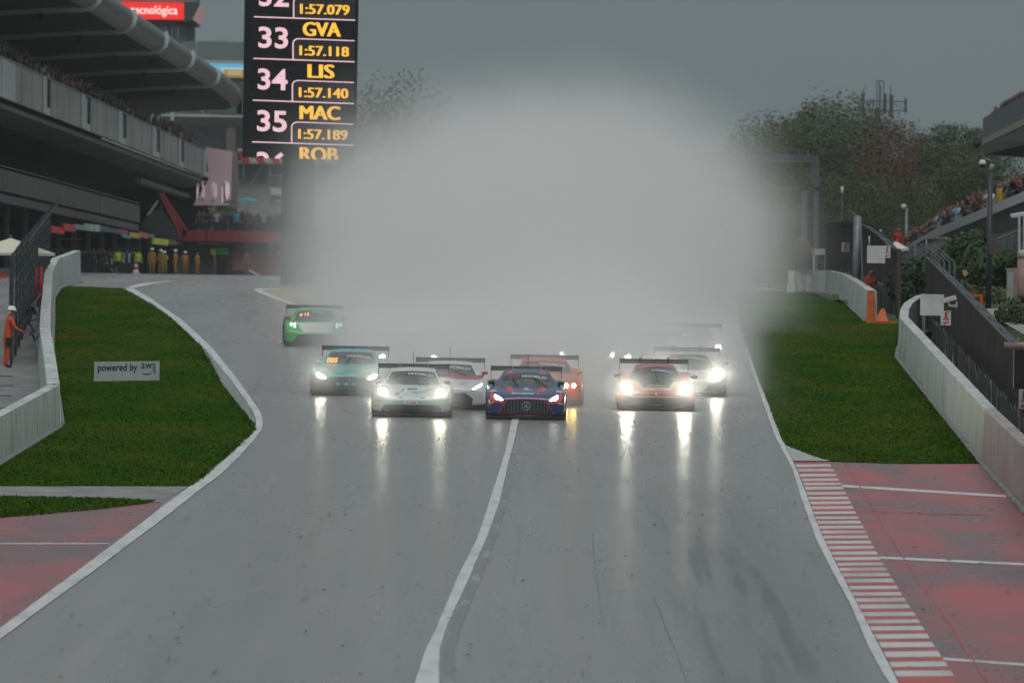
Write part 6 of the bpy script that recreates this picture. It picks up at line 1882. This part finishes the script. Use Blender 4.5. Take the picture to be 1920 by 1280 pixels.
c.sym('mirror_red_pod', [(.80, .82), (.91, .82), (.92, .92), (.82, .94)], M_BRED, .012)
for x in (-.37, .37): c.part('wing_neck', MB().box((x - .02, 1.9, 1.08), (x + .02, 2.1, 1.24)), M_CARB, c.wg)
c.antenna(0, 1.20, .12); c.antenna(-.33, 1.15, .42, 1.2)

# 7 white and dark second mid-engined car
c = Car('white and dark green race car with a teal mirror behind the red and yellow car', 'mid', 1293, 743, paint('white_dark', (.50, .52, .51), (.42, .44, .43)))
c.decal('dark_corner', [(.30, .06), (.99, .06), (.99, .60), (.80, .40), (.50, .30)], mat('corner_green_black', (.03, .045, .042), .4), .005); c.decal('dark_corner', [(-.99, .06), (-.30, .06), (-.50, .30), (-.80, .40), (-.99, .60)], MATS['corner_green_black'], .005)
c.decal('white_sill', [(-.9, .12), (.9, .12), (.9, .145), (-.9, .145)], M_DWHITE, .01)
c.lamp_round(.74, .55, .135, M_LAMPW, face=.15); c.banner(1.03, 1.115, .50)
c.text('number', 'J 10', -.62, -.32, .955, 1.05, M_AMB, .01, .2)
c.mirrors(1.0, .915, -.65, None, mats=(M_STEEL, mat('mirror_teal', (.02, .22, .24), .35)), size=1.1); c.sym('mirror_pod', [(.80, .84), (.90, .84), (.91, .92), (.82, .93)], mat('pod_mauve', (.16, .10, .12), .4), .012)
for x in (-.37, .37): c.part('wing_neck', MB().box((x - .02, 1.9, 1.08), (x + .02, 2.1, 1.24)), M_CARB, c.wg)
c.antenna(0, 1.20, .12)

# 8 green car on the pit exit side
c = Car('bright green race car with white hood alone at the edge of the spray', 'rear', 587, 650, paint('green', (.003, .46, .06), (.003, .38, .05)), yaw=2.0)
c.decal('white_hood', [(-.38, .46), (.5, .46), (.6, .80), (-.62, .76)], M_DWHITE, .006)
c.lower_mouth([(-.74, .10), (-.60, .34), (-.40, .39), (.40, .39), (.60, .34), (.74, .10)])
c.part('red_trim', MB().tube([c.hit(x, z, .02) for x, z in ((-.54, .16), (-.48, .27), (-.42, .32), (.42, .32), (.48, .27), (.54, .16))], .010, 6), M_BRED)
c.lamp_round(.72, .66, .125, M_LAMPG, four=True); c.stickers(.74, .93, .43, .48)
c.text('number', '0', -.50, -.41, .985, 1.07, M_AMB, .02, .2); c.text('number', '13', -.35, -.20, 1.0, 1.09, M_AMB, .02, .2)
c.mirrors(.87, .93, -.55, mat('mirror_red', (.60, .04, .03), .35)); c.sym('hood_mark', [(.22, .66), (.34, .66), (.34, .69), (.22, .69)], M_DINK); c.decal('hood_pin', [(-.30, .52), (-.18, .52), (-.18, .54), (-.30, .54)], M_DINK)
c.banner(1.09, 1.16, .56, 'GT', 'WORLD')

# 9-12 cars in the spray: little more than their lamps shows
for px, py, st, colr, lamps, lb in ((1301, 689, 'mid', (.30, .31, .33), (M_LAMPW, M_LAMPW), 'race car lost in spray, one bright headlight above the white and dark car'),
                                   (1225, 709, 'mid', (.18, .20, .24), (M_LAMPW, M_LAMPW), 'race car lost in spray directly behind the red and yellow car'),
                                   (1101, 704, 'rear', (.26, .28, .32), (M_LAMPB, M_LAMPB), 'race car deep in the spray with bluish headlights beside the red car'),
                                   (764, 711, 'rear', (.28, .29, .30), (M_LAMPB, M_LAMPB), 'race car deep in the spray with bluish headlights above the mint car')):
    c = Car(lb, st, px, py, paint('hidden_%d' % px, colr))
    c.lower_mouth([(-.74, .10), (-.60, .30), (.60, .30), (.74, .10)])
    c.lamp_round(.73, .60, .09, None, mats=lamps); c.banner(1.05, 1.14, .54); c.mirrors(.9, .9, -.55, M_CARB)
HAZE = 0.00008
# ------------------------------------------------------------------ spray thrown up by the cars (one fog volume) and the haze
def spray():
    me = bpy.data.meshes.new('spray_cloud')
    o = bpy.data.objects.new('spray_cloud', me); COL.objects.link(o)
    kind(o, 'stuff')
    nt = bpy.data.node_groups.new('spray_field', 'GeometryNodeTree')
    nt.interface.new_socket('Geometry', in_out='OUTPUT', socket_type='NodeSocketGeometry')
    out = nt.nodes.new('NodeGroupOutput')
    vc = nt.nodes.new('GeometryNodeVolumeCube')
    pos = nt.nodes.new('GeometryNodeInputPosition')
    sp = nt.nodes.new('ShaderNodeSeparateXYZ')
    nt.links.new(pos.outputs[0], sp.inputs[0])
    X, Y, Z0 = (E(nt, sp.outputs[i]) for i in range(3))
    x0, x1, y0, y1 = -14.0, 14.0, 195.0, 420.0
    zmin = zg(195) - .2; zmax = 14.0
    # ground height under the point (same profile as zg)
    d = Y * (1 / K)
    e = (d - 190.0).maxi(0.0)
    ground = (d.mini(190.0) * 0.04 - 8.5) + e * 0.005 + ((e * (-1 / 78.0)).exp() * -1.0 + 1.0) * (0.035 * 78.0) + ZC
    Z = (Z0 - ground).maxi(0.0)
    def noise(scale, det=3.0, st=(1, 1, 1), rough=.5):
        n = nt.nodes.new('ShaderNodeTexNoise'); n.inputs['Scale'].default_value = scale; n.inputs['Detail'].default_value = det
        vm = nt.nodes.new('ShaderNodeVectorMath'); vm.operation = 'MULTIPLY'; vm.inputs[1].default_value = st
        nt.links.new(pos.outputs[0], vm.inputs[0]); nt.links.new(vm.outputs[0], n.inputs['Vector'])
        return E(nt, n.outputs[0])
    n1 = noise(.22, 3.0, (1, .35, 1)) - .5
    n2 = noise(.7, 3.0, (1, .35, 1)) - .5
    dens = None
    # the big bank of spray behind the pack
    xc = d * ((1040 - 960) / 11250.0)
    grow = Y.step(K * 150, K * 206)
    late = Y.step(K * 193, K * 210)
    side = (X - xc).step(-.6, .6)                     # 0 on the left of the bank, 1 on the right
    hwl = grow * 4.5 + late * 3.9 + 3.4
    hwr = grow * 4.4 + late * 2.2 + 3.4
    hw = hwl + (hwr - hwl) * side
    hh = grow * 7.5 + 1.6
    u = (X - xc).abs() / (hw * ((Z * .25).mini(1.0) * .12 + .88))
    v = Z / hh
    r = (u.pw(2.3) + v.pw(2.1)).pw(.45) + n1 * .34 + n2 * .30
    core = (r * -1.0 + 1.24).step(0.0, .85)
    bank = core * core * Y.step(K * 156, K * 171) * .10 * ((Y * -1.0).step(-415.0, -360.0))
    low = ((Z / 1.9).pw(4.0) * -1.0).exp() * Y.step(K * 162.5, K * 164.5) * (Y * -1.0).step(-K * 172, -K * 167) * ((X - d * .0062).abs() * -1.0).step(-6.3, -4.6) * .24
    bank = bank + low
    dens = bank
    # plume behind each car: x, tail y, strength, side drift
    for px, py, k, dx, w in PLUMES:
        p = G(px, py); yt = p.y + 4.4
        t = (Y - yt).maxi(0.0)
        ww = t * .04 + w
        hp = t * .06 + 1.1
        q = ((X - (p.x + dx)) / ww).pw(2.0) + (Z / hp).pw(2.6) + n1 * 1.1 + n2 * .7
        dens = dens + (q * -1.0).exp() * (t.step(0.0, 2.5) * (t * (-1 / 9.0)).exp()) * k
    # drifting skirt between the turquoise and the green car
    q = W(690, 620, 182)
    dens = dens + (((X - q.x) / 1.45).pw(2.0) * -1.0 - ((Y - q.y) / 11.0).pw(2.0) - (Z / 2.3).pw(2.0) + n1 * 1.2).exp() * .11
    # thin low mist hanging over the wet track round the cars
    mist = (Z * -.75).exp() * Y.step(K * 139, K * 152) * ((X - d * .0062).abs() * -1.0).step(-7.0, -4.6) * .006 * (n1 * 1.6 + 1.0).maxi(0.1)
    dens = dens + mist
    # mist puffs added round the brightest lamps to make them glow
    for q in LAMPS:
        r2 = ((X - q.x) / .42).pw(2.0) + ((Y - (q.y - .6)) / .8).pw(2.0) + ((Z0 - q.z) / .38).pw(2.0)
        dens = dens + (r2 * -1.0).exp() * .85
    # fade to nothing at the edges of the grid
    dens = dens * (X.abs() * -1.0).step(-13.6, -12.0) * (Z0 * -1.0).step(-13.8, -12.5)
    nt.links.new(dens.s, vc.inputs['Density'])
    vc.inputs['Min'].default_value = (x0, y0, zmin); vc.inputs['Max'].default_value = (x1, y1, zmax)
    vc.inputs['Resolution X'].default_value = 112; vc.inputs['Resolution Y'].default_value = 340; vc.inputs['Resolution Z'].default_value = 64
    sm = nt.nodes.new('GeometryNodeSetMaterial')
    m = bpy.data.materials.new('spray'); m.use_nodes = True
    mt = m.node_tree; mt.nodes.clear()
    mo = mt.nodes.new('ShaderNodeOutputMaterial'); pv = mt.nodes.new('ShaderNodeVolumePrincipled')
    pv.inputs['Color'].default_value = (.998, .994, .988, 1); pv.inputs['Density'].default_value = 1.0
    pv.inputs['Anisotropy'].default_value = 0.0
    mt.links.new(pv.outputs[0], mo.inputs['Volume'])
    sm.inputs['Material'].default_value = m
    nt.links.new(vc.outputs[0], sm.inputs['Geometry']); nt.links.new(sm.outputs[0], out.inputs[0])
    me.materials.append(m)
    gm = o.modifiers.new('field', 'NODES'); gm.node_group = nt
    return o
PLUMES = ((986, 787, .20, .5, 1.2), (771, 782, .20, .6, 1.25), (1230, 770, .15, -.2, 1.05), (841, 768, .16, -.6, 1.2), (655, 742, .18, .7, 1.05), (1021, 761, .14, -.6, 1.2), (1293, 743, .12, -.8, 1.15),
          (1101, 704, .12, 0, 1.5), (764, 711, .12, 0, 1.5), (1301, 689, .08, -.3, 1.3), (587, 650, .22, .9, 1.0))
spray()
mh = bpy.data.materials.new('haze'); mh.use_nodes = True
nt = mh.node_tree; nt.nodes.clear()
mo = nt.nodes.new('ShaderNodeOutputMaterial'); pv = nt.nodes.new('ShaderNodeVolumePrincipled')
pv.inputs['Color'].default_value = (.90, .95, .97, 1); pv.inputs['Density'].default_value = HAZE
pv.inputs['Anisotropy'].default_value = 0.2
nt.links.new(pv.outputs[0], mo.inputs['Volume'])
hz = MB().box((-2600, -300, zg(-80) - 8), (2600, 5600, 260)).build('haze', mh)
kind(hz, 'stuff')
